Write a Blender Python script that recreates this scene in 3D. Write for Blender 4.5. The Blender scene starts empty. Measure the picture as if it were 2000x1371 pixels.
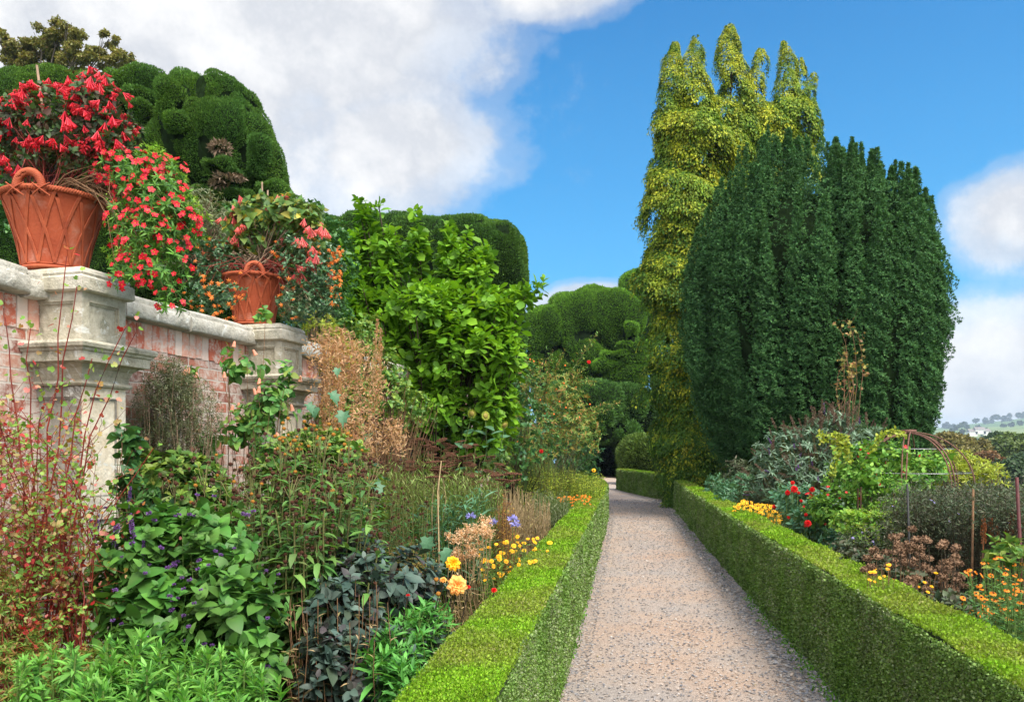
import bpy, math, random
import numpy as np
from mathutils import Matrix, Vector
rng = np.random.default_rng(7); random.seed(7)
sc = bpy.context.scene; C = sc.collection
R = math.radians

# ------------------------------------------------------------ camera, sky, sun
F = 1556.0; EYE = 1.6; HOR = 877.0
cam = bpy.data.cameras.new('camera'); cam_o = bpy.data.objects.new('camera', cam); C.objects.link(cam_o)
cam_o.location = (0, 0, EYE); cam_o.rotation_euler = (R(90), 0, 0)
cam.sensor_width = 36; cam.lens = F/2000*36; cam.shift_y = (HOR-685.5)/2000; cam.clip_end = 20000; cam.clip_start = .05
sc.camera = cam_o
sc.render.engine = 'CYCLES'
sc.view_settings.view_transform = 'Standard'; sc.view_settings.look = 'None'
sc.view_settings.gamma = 1; sc.view_settings.exposure = 1.1
SUN_AZ, SUN_EL = R(145), R(55)         # azimuth clockwise from +Y (towards +X)
sdir = Vector((math.sin(SUN_AZ)*math.cos(SUN_EL), math.cos(SUN_AZ)*math.cos(SUN_EL), math.sin(SUN_EL)))
sl = bpy.data.lights.new('sun', 'SUN'); sl.energy = 2.9; sl.angle = R(28); sl.color = (1, .94, .84)
so = bpy.data.objects.new('sun', sl); C.objects.link(so); so.rotation_euler = (-sdir).to_track_quat('-Z', 'Y').to_euler(); so.location = (20, -10, 30)

class NT:
    def __init__(s, tree): s.t = tree; s.n = tree.nodes; s.l = tree.links
    def __call__(s, typ, ins=None, **kw):
        nd = s.n.new(typ)
        for k, v in kw.items(): setattr(nd, k, v)
        for k, v in (ins or {}).items():
            if isinstance(v, bpy.types.NodeSocket): s.l.new(v, nd.inputs[k])
            else: nd.inputs[k].default_value = v
        return nd
    def m(s, op, a, b=0., c=None, clamp=False):
        d = {0: a, 1: b}
        if c is not None: d[2] = c
        return s('ShaderNodeMath', d, operation=op, use_clamp=clamp).outputs[0]
    def mix(s, f, a, b, blend='MIX'):
        nd = s('ShaderNodeMix', {}, data_type='RGBA', blend_type=blend)
        for k, v in ((0, f), (6, a), (7, b)):
            if isinstance(v, bpy.types.NodeSocket): s.l.new(v, nd.inputs[k])
            else: nd.inputs[k].default_value = v if k == 0 else (tuple(v)+(1,) if len(v) == 3 else v)
        return nd.outputs[2]
    def ramp(s, f, stops, interp='LINEAR'):
        nd = s('ShaderNodeValToRGB', {0: f}); cr = nd.color_ramp; cr.interpolation = interp
        while len(cr.elements) < len(stops): cr.elements.new(.5)
        for e, (p, c) in zip(cr.elements, stops):
            e.position = p; e.color = tuple(c)+(1,) if len(c) == 3 else c
        return nd.outputs[0]
    def noise(s, scale, vec=None, detail=4, rough=.55, dist=0.):
        d = {'Scale': scale, 'Detail': detail, 'Roughness': rough, 'Distortion': dist}
        if vec is not None: d['Vector'] = vec
        return s('ShaderNodeTexNoise', d).outputs[0]

w = bpy.data.worlds.new('World'); sc.world = w; w.use_nodes = True
N = NT(w.node_tree); N.n.clear()
g = N('ShaderNodeTexCoord').outputs['Generated']
sx = N('ShaderNodeSeparateXYZ', {0: g}); X, Y, Z = sx.outputs
az = N.m('ARCTAN2', X, Y); el = N.m('ARCSINE', Z)
sky = N('ShaderNodeTexSky', sky_type='NISHITA', sun_disc=False, sun_elevation=SUN_EL, sun_rotation=SUN_AZ, air_density=1.0, dust_density=.4, ozone_density=4.0)
blue = N.mix(1., sky.outputs[0], (.002, .058, .092), 'MULTIPLY')
blue = N.mix(N.ramp(el, [(0, (.75,)*3), (.32, (.28,)*3), (.62, (0,)*3)]), blue, (.085, .32, .49))
nb = N.noise(2.6, g, 9, .60, .1); nf = N.noise(9., g, 9, .65, .1); ns = N.noise(2.6, g, 9, .62, .15)
def blob(px, py, rx, ry):
    a0 = math.atan((px-1000)/F); e0 = math.atan((HOR-py)/math.hypot(F, px-1000))
    dx = N.m('DIVIDE', N.m('SUBTRACT', az, a0), rx/F); dy = N.m('DIVIDE', N.m('SUBTRACT', el, e0), ry/F)
    return N.m('SUBTRACT', 1., N.m('SQRT', N.m('ADD', N.m('MULTIPLY', dx, dx), N.m('MULTIPLY', dy, dy))))
cover = blob(150, 120, 930, 410)
for b in ((780, 290, 300, 170), (1080, -30, 220, 80), (640, 60, 470, 260), (1990, 740, 300, 170), (2010, 420, 150, 110), (1180, 600, 240, 60)):
    cover = N.m('MAXIMUM', cover, blob(*b))
back = N.m('MULTIPLY', N.m('SUBTRACT', N.m('ABSOLUTE', az), .95), 1.2, clamp=True)  # unseen cloud cover added behind the camera for even light
cover = N.m('MAXIMUM', cover, N.m('SUBTRACT', back, .55))
cv = N.m('ADD', cover, N.m('MULTIPLY', N.m('SUBTRACT', nb, .5), 1.3)); cv = N.m('ADD', cv, N.m('MULTIPLY', N.m('SUBTRACT', nf, .5), .75))
mask = N.ramp(cv, [(0.0, (0,)*3), (.16, (.22,)*3), (.40, (.80,)*3), (.66, (1,)*3)], 'EASE')
ccol = N.ramp(N.m('ADD', N.m('MULTIPLY', ns, .8), N.m('MULTIPLY', nf, .2)), [(.38, (.56, .555, .54)), (.49, (.35, .36, .385)), (.55, (.46, .46, .465)), (.62, (.57, .56, .54))])
ccol = N.mix(N.m('MULTIPLY', N.m('SUBTRACT', N.m('ABSOLUTE', az), 1.1), 1.4, clamp=True), ccol, (1.25, 1.23, 1.2)); col = N.mix(mask, blue, ccol)  # clouds behind the camera brightened as added fill light
bg = N('ShaderNodeBackground', {'Color': col, 'Strength': 1.0})
N.l.new(bg.outputs[0], N('ShaderNodeOutputWorld').inputs[0])

# ------------------------------------------------------------ helpers
def W(px, py, d): return np.array([(px-1000)/F*d, d, EYE+(HOR-py)/F*d])
def norm(v): return v/np.maximum(np.linalg.norm(v, axis=-1, keepdims=True), 1e-9)
def rdir(n): return norm(rng.normal(size=(n, 3)))
def U(a, b, n): return rng.uniform(a, b, n)
_ns = np.random.default_rng(3); _K = _ns.normal(size=(14, 3)); _PH = _ns.uniform(0, 6.28, 14)
def nz(p, f=1., seed=0):
    k = np.roll(_K, seed, 0); s = 0
    for i in range(7): s = s+np.sin(p@(k[i]*f*(1+.35*i))+_PH[i]+seed)/(1+.35*i)
    return s/3.

class MB:
    def __init__(s): s.V = []; s.F = []; s.M = []; s.n = 0
    def add(s, V, F, mi=0):
        V = np.asarray(V, float).reshape(-1, 3); F = np.asarray(F, np.int64).reshape(-1, 3)
        s.V.append(V); s.F.append(F+s.n); s.M.append(np.full(len(F), mi)); s.n += len(V)
        return s
    def scatter(s, tpl, P, D, Nn, S, Wd=1., mi=0):
        tv, tf = tpl; n = len(P)
        if n == 0: return s
        D = norm(D); Xx = norm(np.cross(D, Nn)); Zz = np.cross(Xx, D)
        S = np.broadcast_to(np.asarray(S, float), (n,))[:, None, None]; Wd = np.broadcast_to(np.asarray(Wd, float), (n,))[:, None, None]
        V = P[:, None]+S*(tv[None, :, 0:1]*Wd*Xx[:, None]+tv[None, :, 1:2]*D[:, None]+tv[None, :, 2:3]*Zz[:, None])
        Fc = tf[None]+(np.arange(n)*len(tv))[:, None, None]
        return s.add(V.reshape(-1, 3), Fc.reshape(-1, 3), mi)
    def tubes(s, L, r0, r1=None, k=3, mi=0, cap=False):          # L (n,m,3)
        L = np.asarray(L, float)
        if L.ndim == 2: L = L[None]
        n, m, _ = L.shape; r1 = r0 if r1 is None else r1
        T = norm(np.gradient(L, axis=1)); ref = np.where(np.abs(T[..., 2:3]) > .9, np.array([1., 0, 0]), np.array([0, 0, 1.]))
        A = norm(np.cross(T, ref)); B = np.cross(T, A)
        r0 = np.broadcast_to(np.asarray(r0, float), (n,)); r1 = np.broadcast_to(np.asarray(r1, float), (n,))
        t = np.linspace(0, 1, m); rr = r0[:, None]*(1-t)+r1[:, None]*t
        a = np.arange(k)/k*2*math.pi
        V = L[:, :, None]+rr[:, :, None, None]*(np.cos(a)[:, None]*A[:, :, None]+np.sin(a)[:, None]*B[:, :, None])
        f = []
        for i in range(m-1):
            for j in range(k):
                a0, a1, b0, b1 = i*k+j, i*k+(j+1) % k, (i+1)*k+j, (i+1)*k+(j+1) % k
                f += [(a0, a1, b1), (a0, b1, b0)]
        if cap:
            for j in range(1, k-1): f += [(0, j+1, j), ((m-1)*k, (m-1)*k+j, (m-1)*k+j+1)]
        f = np.array(f); Fc = f[None]+(np.arange(n)*m*k)[:, None, None]
        return s.add(V.reshape(-1, 3), Fc, mi)
    def ribbons(s, L, wd, side, mi=0, fold=0.):                   # L (n,m,3), wd (m,) or (n,m)
        n, m, _ = L.shape; wd = np.broadcast_to(wd, (n, m))[..., None]*.5; side = side[:, None]
        V = np.stack([L-side*wd, L-np.array([0, 0, 1.])*wd*fold, L+side*wd], 2)
        f = []
        for i in range(m-1):
            for j in (0, 1):
                a = i*3+j; f += [(a, a+1, a+4), (a, a+4, a+3)]
        return s.add(V.reshape(-1, 3), np.array(f)[None]+(np.arange(n)*m*3)[:, None, None], mi)
    def box(s, x0, x1, y0, y1, z0, z1, mi=0, bev=0.):
        b = bev
        if b <= 0:
            V = [(x, y, z) for z in (z0, z1) for y in (y0, y1) for x in (x0, x1)]
            q = [(0, 2, 3, 1), (4, 5, 7, 6), (0, 1, 5, 4), (2, 6, 7, 3), (0, 4, 6, 2), (1, 3, 7, 5)]
        else:
            rings = []
            for z, i in ((z0, b), (z0+b, 0), (z1-b, 0), (z1, b)):
                X0, X1, Y0, Y1 = x0+i, x1-i, y0+i, y1-i
                rings.append([(X0+b, Y0, z), (X1-b, Y0, z), (X1, Y0+b, z), (X1, Y1-b, z), (X1-b, Y1, z), (X0+b, Y1, z), (X0, Y1-b, z), (X0, Y0+b, z)])
            V = [p for r in rings for p in r]; q = []
            for i in range(3):
                for j in range(8): q.append((i*8+j, i*8+(j+1) % 8, i*8+8+(j+1) % 8, i*8+8+j))
            f = [t for a, bb, c, d in q for t in ((a, bb, c), (a, c, d))]
            f += [(0, j+1, j) for j in range(1, 7)]+[(24, 24+j, 24+j+1) for j in range(1, 7)]
            return s.add(V, f, mi)
        return s.add(V, [t for a, bb, c, d in q for t in ((a, bb, c), (a, c, d))], mi)
    def lathe(s, prof, k=48, mi=0):
        a = np.arange(k)/k*2*math.pi; pr = np.asarray(prof, float)
        V = np.stack([pr[:, None, 0]*np.cos(a), pr[:, None, 0]*np.sin(a), np.repeat(pr[:, 1:2], k, 1)], -1)
        f = []
        for i in range(len(pr)-1):
            for j in range(k):
                a0, a1, b0, b1 = i*k+j, i*k+(j+1) % k, (i+1)*k+j, (i+1)*k+(j+1) % k
                f += [(a0, a1, b1), (a0, b1, b0)]
        return s.add(V.reshape(-1, 3), f, mi)
    def grid(s, V, mi=0):                                        # V (a,b,3)
        a, b = V.shape[:2]; i = np.arange(a*b).reshape(a, b)
        p, q, r_, t = i[:-1, :-1].ravel(), i[:-1, 1:].ravel(), i[1:, 1:].ravel(), i[1:, :-1].ravel()
        return s.add(V.reshape(-1, 3), np.concatenate([np.stack([p, q, r_], 1), np.stack([p, r_, t], 1)]), mi)
    def arrays(s): return np.concatenate(s.V), np.concatenate(s.F), np.concatenate(s.M)
    def mesh(s, name, mats, smooth=True):
        V, Fc, M = s.arrays(); me = bpy.data.meshes.new(name)
        me.vertices.add(len(V)); me.vertices.foreach_set('co', V.astype(np.float32).ravel())
        me.loops.add(len(Fc)*3); me.loops.foreach_set('vertex_index', Fc.astype(np.int32).ravel())
        me.polygons.add(len(Fc)); me.polygons.foreach_set('loop_start', (np.arange(len(Fc))*3).astype(np.int32))
        me.polygons.foreach_set('material_index', M.astype(np.int32))
        me.polygons.foreach_set('use_smooth', np.full(len(Fc), smooth))
        for m_ in (mats if isinstance(mats, (list, tuple)) else [mats]): me.materials.append(m_)
        me.update(calc_edges=True); return me
    def obj(s, name, mats, parent=None, smooth=True, origin=None):
        if parent is not None and origin is None: off = np.array(parent.location); rot = parent.rotation_euler.z
        else: off = None
        if off is not None and rot == 0 and not getattr(s, 'local', False):
            s.V = [v-off for v in s.V]
        o = bpy.data.objects.new(name, s.mesh(name, mats, smooth)); C.objects.link(o)
        if parent is not None: o.parent = parent
        return o
def local(mb): mb.local = True; return mb

def tag(o, label=None, cat=None, group=None, kind=None):
    if label: o['label'] = label
    if cat: o['category'] = cat
    if group: o['group'] = group
    if kind: o['kind'] = kind
    return o
def thing(name, label, cat, loc=(0, 0, 0), rz=0, group=None):
    o = bpy.data.objects.new(name, None); C.objects.link(o); o.empty_display_size = .1
    o.location = tuple(float(v) for v in loc); o.rotation_euler = (0, 0, rz); return tag(o, label, cat, group)
def struct(name, mb, m, smooth=True, label=None): return tag(mb.obj(name, m, smooth=smooth), label=label, kind='structure')

def place(name, me, P, D, S, parent, up=None, spin=True):
    """repeat a small part: one object each, nearest 100; the rest merged as stuff"""
    n = len(P); P = np.asarray(P); D = norm(np.asarray(D, float)); S = np.broadcast_to(np.asarray(S, float), (n,))
    order = np.argsort(P[:, 1]); off = Vector(parent.location); rest = []
    for q, i in enumerate(order):
        d = Vector(D[i]); rot = d.to_track_quat('Z', 'Y').to_matrix().to_4x4()
        if spin: rot = rot @ Matrix.Rotation(random.uniform(0, 6.28), 4, 'Z')
        M = Matrix.Translation(Vector(P[i])-off) @ rot @ Matrix.Scale(float(S[i]), 4)
        if q < 98:
            o = bpy.data.objects.new(name, me); C.objects.link(o); o.parent = parent; o.matrix_local = M
        else: rest.append(np.array(M))
    if rest:
        V = np.zeros(len(me.vertices)*3, np.float32); me.vertices.foreach_get('co', V); V = V.reshape(-1, 3)
        Fc = np.zeros(len(me.polygons)*3, np.int32); me.loops.foreach_get('vertex_index', Fc); Fc = Fc.reshape(-1, 3)
        M = np.zeros(len(me.polygons), np.int32); me.polygons.foreach_get('material_index', M)
        mb = local(MB())
        for m in rest: mb.add(V@m[:3, :3].T+m[:3, 3], Fc); mb.M[-1] = M
        o = mb.obj(name, list(me.materials), parent); tag(o, kind='stuff')

# ------------------------------------------------------------ materials
MATS = {}
def leafmat(name, cols, clump=1.2, var=.45, trans=.3, rough=.5, spec=.3, hue=None, interp='LINEAR'):
    """cols: colours picked leaf by leaf; hue: second set that takes over in patches"""
    m = bpy.data.materials.new(name); m.use_nodes = True; N = NT(m.node_tree); N.n.clear()
    g = N('ShaderNodeNewGeometry'); r = g.outputs['Random Per Island']; pos = g.outputs['Position']
    st = [(i/max(1, len(cols)-1), c) for i, c in enumerate(cols)]
    col = N.ramp(r, st, interp)
    cl = N.noise(clump, pos, 3, .6)
    if hue: col = N.mix(N.ramp(cl, [(.42, (0,)*3), (.6, (1,)*3)]), col, N.ramp(r, [(i/max(1, len(hue)-1), c) for i, c in enumerate(hue)], interp))
    v = N.m('ADD', N.m('MULTIPLY', N.noise(clump*2.3, pos, 2, .5), var*2), 1-var)
    v2 = N.m('ADD', N.m('MULTIPLY', N.m('FRACT', N.m('MULTIPLY', r, 37.7)), .5), .75)
    col = N.mix(1., col, N('ShaderNodeCombineColor', {0: N.m('MULTIPLY', v, v2), 1: N.m('MULTIPLY', v, v2), 2: N.m('MULTIPLY', v, v2)}).outputs[0], 'MULTIPLY')
    b = N('ShaderNodeBsdfPrincipled', {'Base Color': col, 'Roughness': rough, 'Specular IOR Level': spec})
    out = N('ShaderNodeOutputMaterial')
    if trans > 0:
        tcol = N.mix(1., col, (1.25, 1.15, .5), 'MULTIPLY')
        t = N('ShaderNodeBsdfTranslucent', {'Color': tcol})
        mx = N('ShaderNodeMixShader', {0: trans, 1: b.outputs[0], 2: t.outputs[0]}); N.l.new(mx.outputs[0], out.inputs[0])
    else: N.l.new(b.outputs[0], out.inputs[0])
    return m
def mat(name, fn, rough=.8, spec=.25, metal=0., bump=None):
    m = bpy.data.materials.new(name); m.use_nodes = True; N = NT(m.node_tree); N.n.clear()
    g = N('ShaderNodeTexCoord').outputs['Object']
    r = fn(N, g); col, h = r if isinstance(r, tuple) and not isinstance(r[0], float) else (r, None)
    d = {'Base Color': col if isinstance(col, bpy.types.NodeSocket) else tuple(col)+(1,), 'Roughness': rough, 'Specular IOR Level': spec, 'Metallic': metal}
    if h is not None and bump:
        d['Normal'] = N('ShaderNodeBump', {'Height': h, 'Distance': bump, 'Strength': 1.}).outputs[0]
    b = N('ShaderNodeBsdfPrincipled', d); N.l.new(b.outputs[0], N('ShaderNodeOutputMaterial').inputs[0])
    return m
def plain(name, c0, c1=None, scale=20, rough=.6, spec=.3, metal=0):
    c1 = c1 or tuple(x*.55 for x in c0)
    return mat(name, lambda N, g: (N.mix(N.ramp(N.noise(scale, g, 5, .6), [(.35, (0,)*3), (.65, (1,)*3)]), c1, c0), N.noise(scale*3, g, 4)), rough, spec, metal, .002)
def petal(name, c0, c1, trans=.25, rough=.5): return leafmat(name, [c0, c1], 8, .2, trans, rough, .3)

# ------------------------------------------------------------ leaf templates
def T_leaf(wd=.3, fold=.25, droop=.2, pos=(.3, .68), w2=.85):
    y1, y2 = pos; z = lambda y: -droop*y*y
    V = np.array([(0, 0, 0), (0, y1, z(y1)), (0, y2, z(y2)), (0, 1, z(1)), (-wd, y1, z(y1)+fold*wd), (-wd*w2, y2, z(y2)+fold*wd), (wd, y1, z(y1)+fold*wd), (wd*w2, y2, z(y2)+fold*wd)])
    Fc = np.array([(0, 1, 4), (0, 6, 1), (1, 5, 4), (1, 2, 5), (1, 6, 7), (1, 7, 2), (2, 3, 5), (2, 7, 3)])
    return V, Fc
def T_quad(wd=.3, fold=.15, y=.45):
    return np.array([(0, 0, 0), (wd, y, fold*wd), (0, 1, -.08), (-wd, y, fold*wd)]), np.array([(0, 1, 2), (0, 2, 3)])
def T_tri(wd=.25): return np.array([(-wd, 0, 0), (wd, 0, 0), (0, 1, 0)]), np.array([(0, 1, 2)])
def T_lobed():     # palmate leaf
    pts = [(0, 0), (.18, -.08), (.48, .05), (.35, .28), (.62, .52), (.34, .55), (.30, .78), (.12, .72), (0, 1.05)]
    L = pts+[(-x, y) for x, y in pts[-2:0:-1]]
    V = [(0, .4, 0)]+[(x, y, .12*abs(x)+.04*math.sin(i*2.4)-.15*y*y) for i, (x, y) in enumerate(L)]
    n = len(L); return np.array(V), np.array([(0, 1+i, 1+(i+1) % n) for i in range(n)])
OVAL, BROAD, LANCE, OBOV = T_leaf(.27), T_leaf(.36, .18, .35, (.28, .6), .8), T_leaf(.12, .3, .35), T_leaf(.26, .25, .3, (.4, .78), 1.15)
NARROW = T_leaf(.07, .3, .3); QUAD, DIA, LONGQ, TRI, LOBED = T_quad(.3), T_quad(.42, .2, .5), T_quad(.14), T_tri(.16), T_lobed()
def T_full(st, fold=.2, droop=.3):
    n = len(st); V = [(0, 0, 0)]+[(0, y, -droop*y*y) for y, w_ in st]+[(0, 1, -droop)]+[(-w_, y, -droop*y*y+fold*w_) for y, w_ in st]+[(w_, y, -droop*y*y+fold*w_) for y, w_ in st]
    f = []
    for sd, o in ((0, n+2), (1, 2*n+2)):
        t_ = [(0, 1, o)]+[x for i in range(n-1) for x in ((1+i, 2+i, o+i+1), (1+i, o+i+1, o+i))]+[(n, n+1, o+n-1)]
        f += t_ if sd == 0 else [(a, c_, b) for a, b, c_ in t_]
    return np.array(V, float), np.array(f)
HEART = T_full([(-.02, .17), (.12, .31), (.34, .36), (.58, .30), (.78, .19), (.92, .08)], .10, .28)

def rosette(T, A, m, size, lo, hi, back=.0, jit=.35):
    """m leaves round each tip T with axis A; tilt from the axis goes lo -> hi (radians)"""
    n = len(T); A = norm(A); ref = np.where(np.abs(A[:, 2:3]) > .8, np.array([1., .2, 0]), np.array([0, 0, 1.]))
    x = norm(np.cross(A, ref)); y = np.cross(A, x); j = np.arange(m); fr = (j+.5)/m
    ph = j[None]*2.4+U(0, 6.28, n)[:, None]; t = (lo+(hi-lo)*fr)[None]+rng.normal(size=(n, m))*jit*.5
    rad = np.cos(ph)[..., None]*x[:, None]+np.sin(ph)[..., None]*y[:, None]
    D = A[:, None]*np.cos(t)[..., None]+rad*np.sin(t)[..., None]
    Nn = A[:, None]*np.sin(t)[..., None]-rad*np.cos(t)[..., None]
    D = D+rng.normal(size=D.shape)*.12
    P = T[:, None]-A[:, None]*(back*fr)[None, :, None]
    S = np.broadcast_to(np.asarray(size, float), (n,))[:, None]*U(.5, 1.2, (n, m))*U(.75, 1.15, n)[:, None]*(.55+.45*np.minimum(1, fr*2))
    return P.reshape(-1, 3), D.reshape(-1, 3), Nn.reshape(-1, 3), S.ravel()

def blobs3(bl):
    out = []
    for px, py, rx, ry, d, dr in bl: out.append((W(px, py, d), np.array([rx/F*d, dr, ry/F*d])))
    return out
def in_blobs(bl, K, shell=.33, lowcut=-.75):
    B = blobs3(bl); v = np.array([np.prod(r)**.67 for c, r in B]); idx = rng.choice(len(B), K, p=v/v.sum())
    c = np.array([b[0] for b in B])[idx]; r = np.array([b[1] for b in B])[idx]
    d = rdir(K); d[:, 2] = np.where(d[:, 2] < lowcut, -d[:, 2], d[:, 2]); u = U(0, 1, K)**shell
    p = c+d*r*u[:, None]; p[:, 2] = np.maximum(p[:, 2], .04)
    return p, norm(d/r*r.mean(1, keepdims=True))
def curve(A, B, m=5, sag=.0, wob=.03):
    """(n,m,3) paths from A to B bowed upward by sag"""
    t = np.linspace(0, 1, m)[None, :, None]; L = A[:, None]*(1-t)+B[:, None]*t
    ln = np.linalg.norm(B-A, axis=1)[:, None, None]
    L = L+np.array([0, 0, 1.])*sag*ln*4*t*(1-t); L = L+rng.normal(size=L.shape)*wob*ln*(t*(1-t)*4)
    return L

def shrub(name, label, cat, bl, K, leaf, lm, size, m=7, lo=.3, hi=1.5, back=.0, up=.5, stem=None, sr=.006, base=None, shell=.33, group=None, twigs=None, lowcut=-.75, jit=.35, core=None):
    B = blobs3(bl)
    if base is None: c = np.mean([b[0] for b in B], 0); base = (c[0], c[1], 0.)
    t = thing(name, label, cat, base, 0, group)
    T, O = in_blobs(bl, K, shell, lowcut)
    A = norm(O*(1-up)+np.array([0, 0, up])+rng.normal(size=O.shape)*.25)
    mb = MB(); mb.scatter(leaf, *rosette(T, A, m, size, lo, hi, back, jit)); mb.obj('foliage', lm, t)
    if stem:
        q = twigs or min(K, 220); sel = rng.choice(K, q, replace=False)
        bb = np.array(base)+rng.normal(size=(q, 3))*np.array([.08, .08, 0])
        mid = bb+(T[sel]-bb)*.5+np.array([0, 0, .05]); mid[:, 2] = np.maximum(mid[:, 2], np.where(T[sel][:, 2] < base[2]+.15, base[2]+.30, 0)); mb = MB()
        t5 = np.linspace(0, 1, 6)[None, :, None]; L = (1-t5)**2*bb[:, None]+2*t5*(1-t5)*mid[:, None]+t5**2*T[sel][:, None]
        L[:, 1:-1] += rng.normal(size=L[:, 1:-1].shape)*.02
        mb.tubes(L, sr, sr*.35, 4); mb.obj('stems', stem, t)
    return t, T, A

def tips(px, py, d, n, top=None):
    """n points in a pixel box at depths d; top(px) gives a silhouette line"""
    x = U(px[0], px[1], n); dd = U(d[0], d[1], n); y = U(py[0], py[1], n)
    if top is not None: y = np.interp(x, top[0], top[1])+(y-py[0])
    return np.stack([(x-1000)/F*dd, dd, EYE+(HOR-y)/F*dd], 1)
def stemmed(name, label, cat, T, lm, sm, leaf=LANCE, lsize=.1, per=14, f0=.25, f1=.97, sr=.004, gather=.45, lo=.7, hi=1.3, group=None, wob=.02, z0=0., lean=None, m=6):
    """upright stems from the soil to every tip T, leaves spiralling up them"""
    c = T.mean(0); base = c+(T-c)*gather; base[:, 2] = z0
    t = thing(name, label, cat, (c[0], c[1], z0), 0, group)
    L = curve(base, T, m, 0, wob); mb = MB(); mb.tubes(L, sr, sr*.6, 4); mb.obj('stems', sm, t)
    if per:
        n = len(T); f = (f0+(f1-f0)*(np.arange(per)+.5)/per)[None]+U(-.02, .02, (n, per)); q = f*(m-1); i = np.clip(q.astype(int), 0, m-2); u = (q-i)[..., None]
        k = np.arange(n)[:, None]; P = L[k, i]*(1-u)+L[k, i+1]*u; A = norm(L[k, i+1]-L[k, i])
        ph = np.arange(per)[None]*2.4+U(0, 6.28, n)[:, None]; ti = U(lo, hi, (n, per))
        rad = np.stack([np.cos(ph), np.sin(ph), np.zeros_like(ph)], -1)
        D = A*np.cos(ti)[..., None]+rad*np.sin(ti)[..., None]; Nn = A*np.sin(ti)[..., None]-rad*np.cos(ti)[..., None]
        S = lsize*U(.6, 1.15, (n, per))*(1.1-.55*f)
        mb = MB(); mb.scatter(leaf, P.reshape(-1, 3), D.reshape(-1, 3)+rng.normal(size=(n*per, 3))*.15, Nn.reshape(-1, 3), S.ravel()); mb.obj('foliage', lm, t)
    return t, L
def straps(name, label, cat, c, n, ln, wd, lm, spread=.25, arch=.7, group=None, z0=0., up=.6, m=7, side_=0):
    c = np.asarray(c, float); t = thing(name, label, cat, (c[0], c[1], z0), 0, group)
    P = np.stack([c[0]+rng.normal(size=n)*spread, c[1]+rng.normal(size=n)*spread, np.full(n, z0)], 1)
    ph = U(0, 6.28, n); rad = np.stack([np.cos(ph), np.sin(ph), np.zeros(n)], 1); l = ln*U(.6, 1.1, n)
    s = np.linspace(0, 1, m)[None, :, None]; a = (arch*U(.5, 1.3, n))[:, None, None]
    L = P[:, None]+l[:, None, None]*(rad[:, None]*s*(.25+.55*s*a)+np.array([0, 0, 1.])*(s*up*1.6-s*s*a*.75))
    L[..., 2] = np.maximum(L[..., 2], z0+.01); lim = .1414*L[..., 1]-.437-.36
    if c[0] < .1414*c[1]: L[..., 0] = np.where(L[..., 0] > lim, lim-(L[..., 0]-lim)*.5, L[..., 0])
    else: lim = .1414*L[..., 1]+1.36+.34; L[..., 0] = np.where(L[..., 0] < lim, lim+(lim-L[..., 0])*.5, L[..., 0])
    prof = np.sin(np.linspace(.5, 3.05, m))*wd; side = norm(np.cross(rad, [0, 0, 1.]))
    mb = MB(); mb.ribbons(L, prof[None]*U(.7, 1.2, n)[:, None], side, fold=.5); mb.obj('foliage', lm, t)
    return t

# flower / seed-head meshes (local, Z = facing direction)
def ring(mb, k, leaf, size, tilt, z=0., wd=1., mi=0, r0=0.):
    a = np.arange(k)/k*2*math.pi+random.random(); D = np.stack([np.cos(a)*math.cos(tilt), np.sin(a)*math.cos(tilt), np.full(k, math.sin(tilt))], 1)
    P = np.stack([np.cos(a)*r0, np.sin(a)*r0, np.full(k, z)], 1); Nn = np.tile([0, 0, 1.], (k, 1))
    mb.scatter(leaf, P, D, Nn, size*(.92+.16*rng.random(k)), wd, mi)
def dome(mb, r, h, z0=0., k=10, mi=0, rough=.0):
    pr = [(.001, z0)]+[(r*math.sin(t), z0+h*.5*(1-math.cos(t))) for t in np.linspace(.5, math.pi-.05, 6)]
    m2 = MB(); m2.lathe(pr, k); V, Fc, _ = m2.arrays(); V = V+rng.normal(size=V.shape)*rough*r; mb.add(V, Fc, mi)

# ------------------------------------------------------------ ground, path, valley, hills
T_leaf_ = lambda: (np.array([(0, 0, 0), (.35, .4, .1), (0, 1, .05), (-.35, .4, .12)]), np.array([(0, 1, 2), (0, 2, 3)]))
S1 = .1414                                                  # path runs slightly to the right of the view axis
def pline(pts, n=60):
    p = np.array(pts, float); d = np.r_[0, np.cumsum(np.linalg.norm(np.diff(p, axis=0), axis=1))]
    for _ in range(3):                                      # round the corners
        q = np.empty((2*len(p)-2, 2)); q[0::2] = p[:-1]*.75+p[1:]*.25; q[1::2] = p[:-1]*.25+p[1:]*.75; p = np.vstack([p[:1], q, p[-1:]])
    d = np.r_[0, np.cumsum(np.linalg.norm(np.diff(p, axis=0), axis=1))]; t = np.linspace(0, d[-1], n)
    return np.stack([np.interp(t, d, p[:, 0]), np.interp(t, d, p[:, 1])], 1)
def offs(p, o):
    T = norm(np.gradient(p, axis=0)); return p+np.stack([T[:, 1], -T[:, 0]], 1)*o      # positive = right
soil = mat('soil', lambda N, g: (N.ramp(N.noise(3, g, 8, .65), [(.35, (.03, .022, .014)), (.65, (.075, .055, .036))]), N.noise(14, g, 8, .7)), .95, .1, 0, .06)
def gz(x, y):
    drop = np.clip((x-.22*y-10)/60, 0, 1); far = np.clip((y-70)/120, 0, 1)
    z = -26*np.maximum(drop, far*np.clip((x+30)/60, 0, 1))**.8*(1-.0)
    return z
gx = np.r_[-3000, -1200, -400, -150, np.linspace(-60, 60, 61), np.linspace(66, 200, 24), 300, 600, 1200, 3000, 6000]
gy = np.r_[-400, -100, -30, np.linspace(-10, 60, 71), np.linspace(66, 200, 24), 300, 600, 900]
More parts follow.
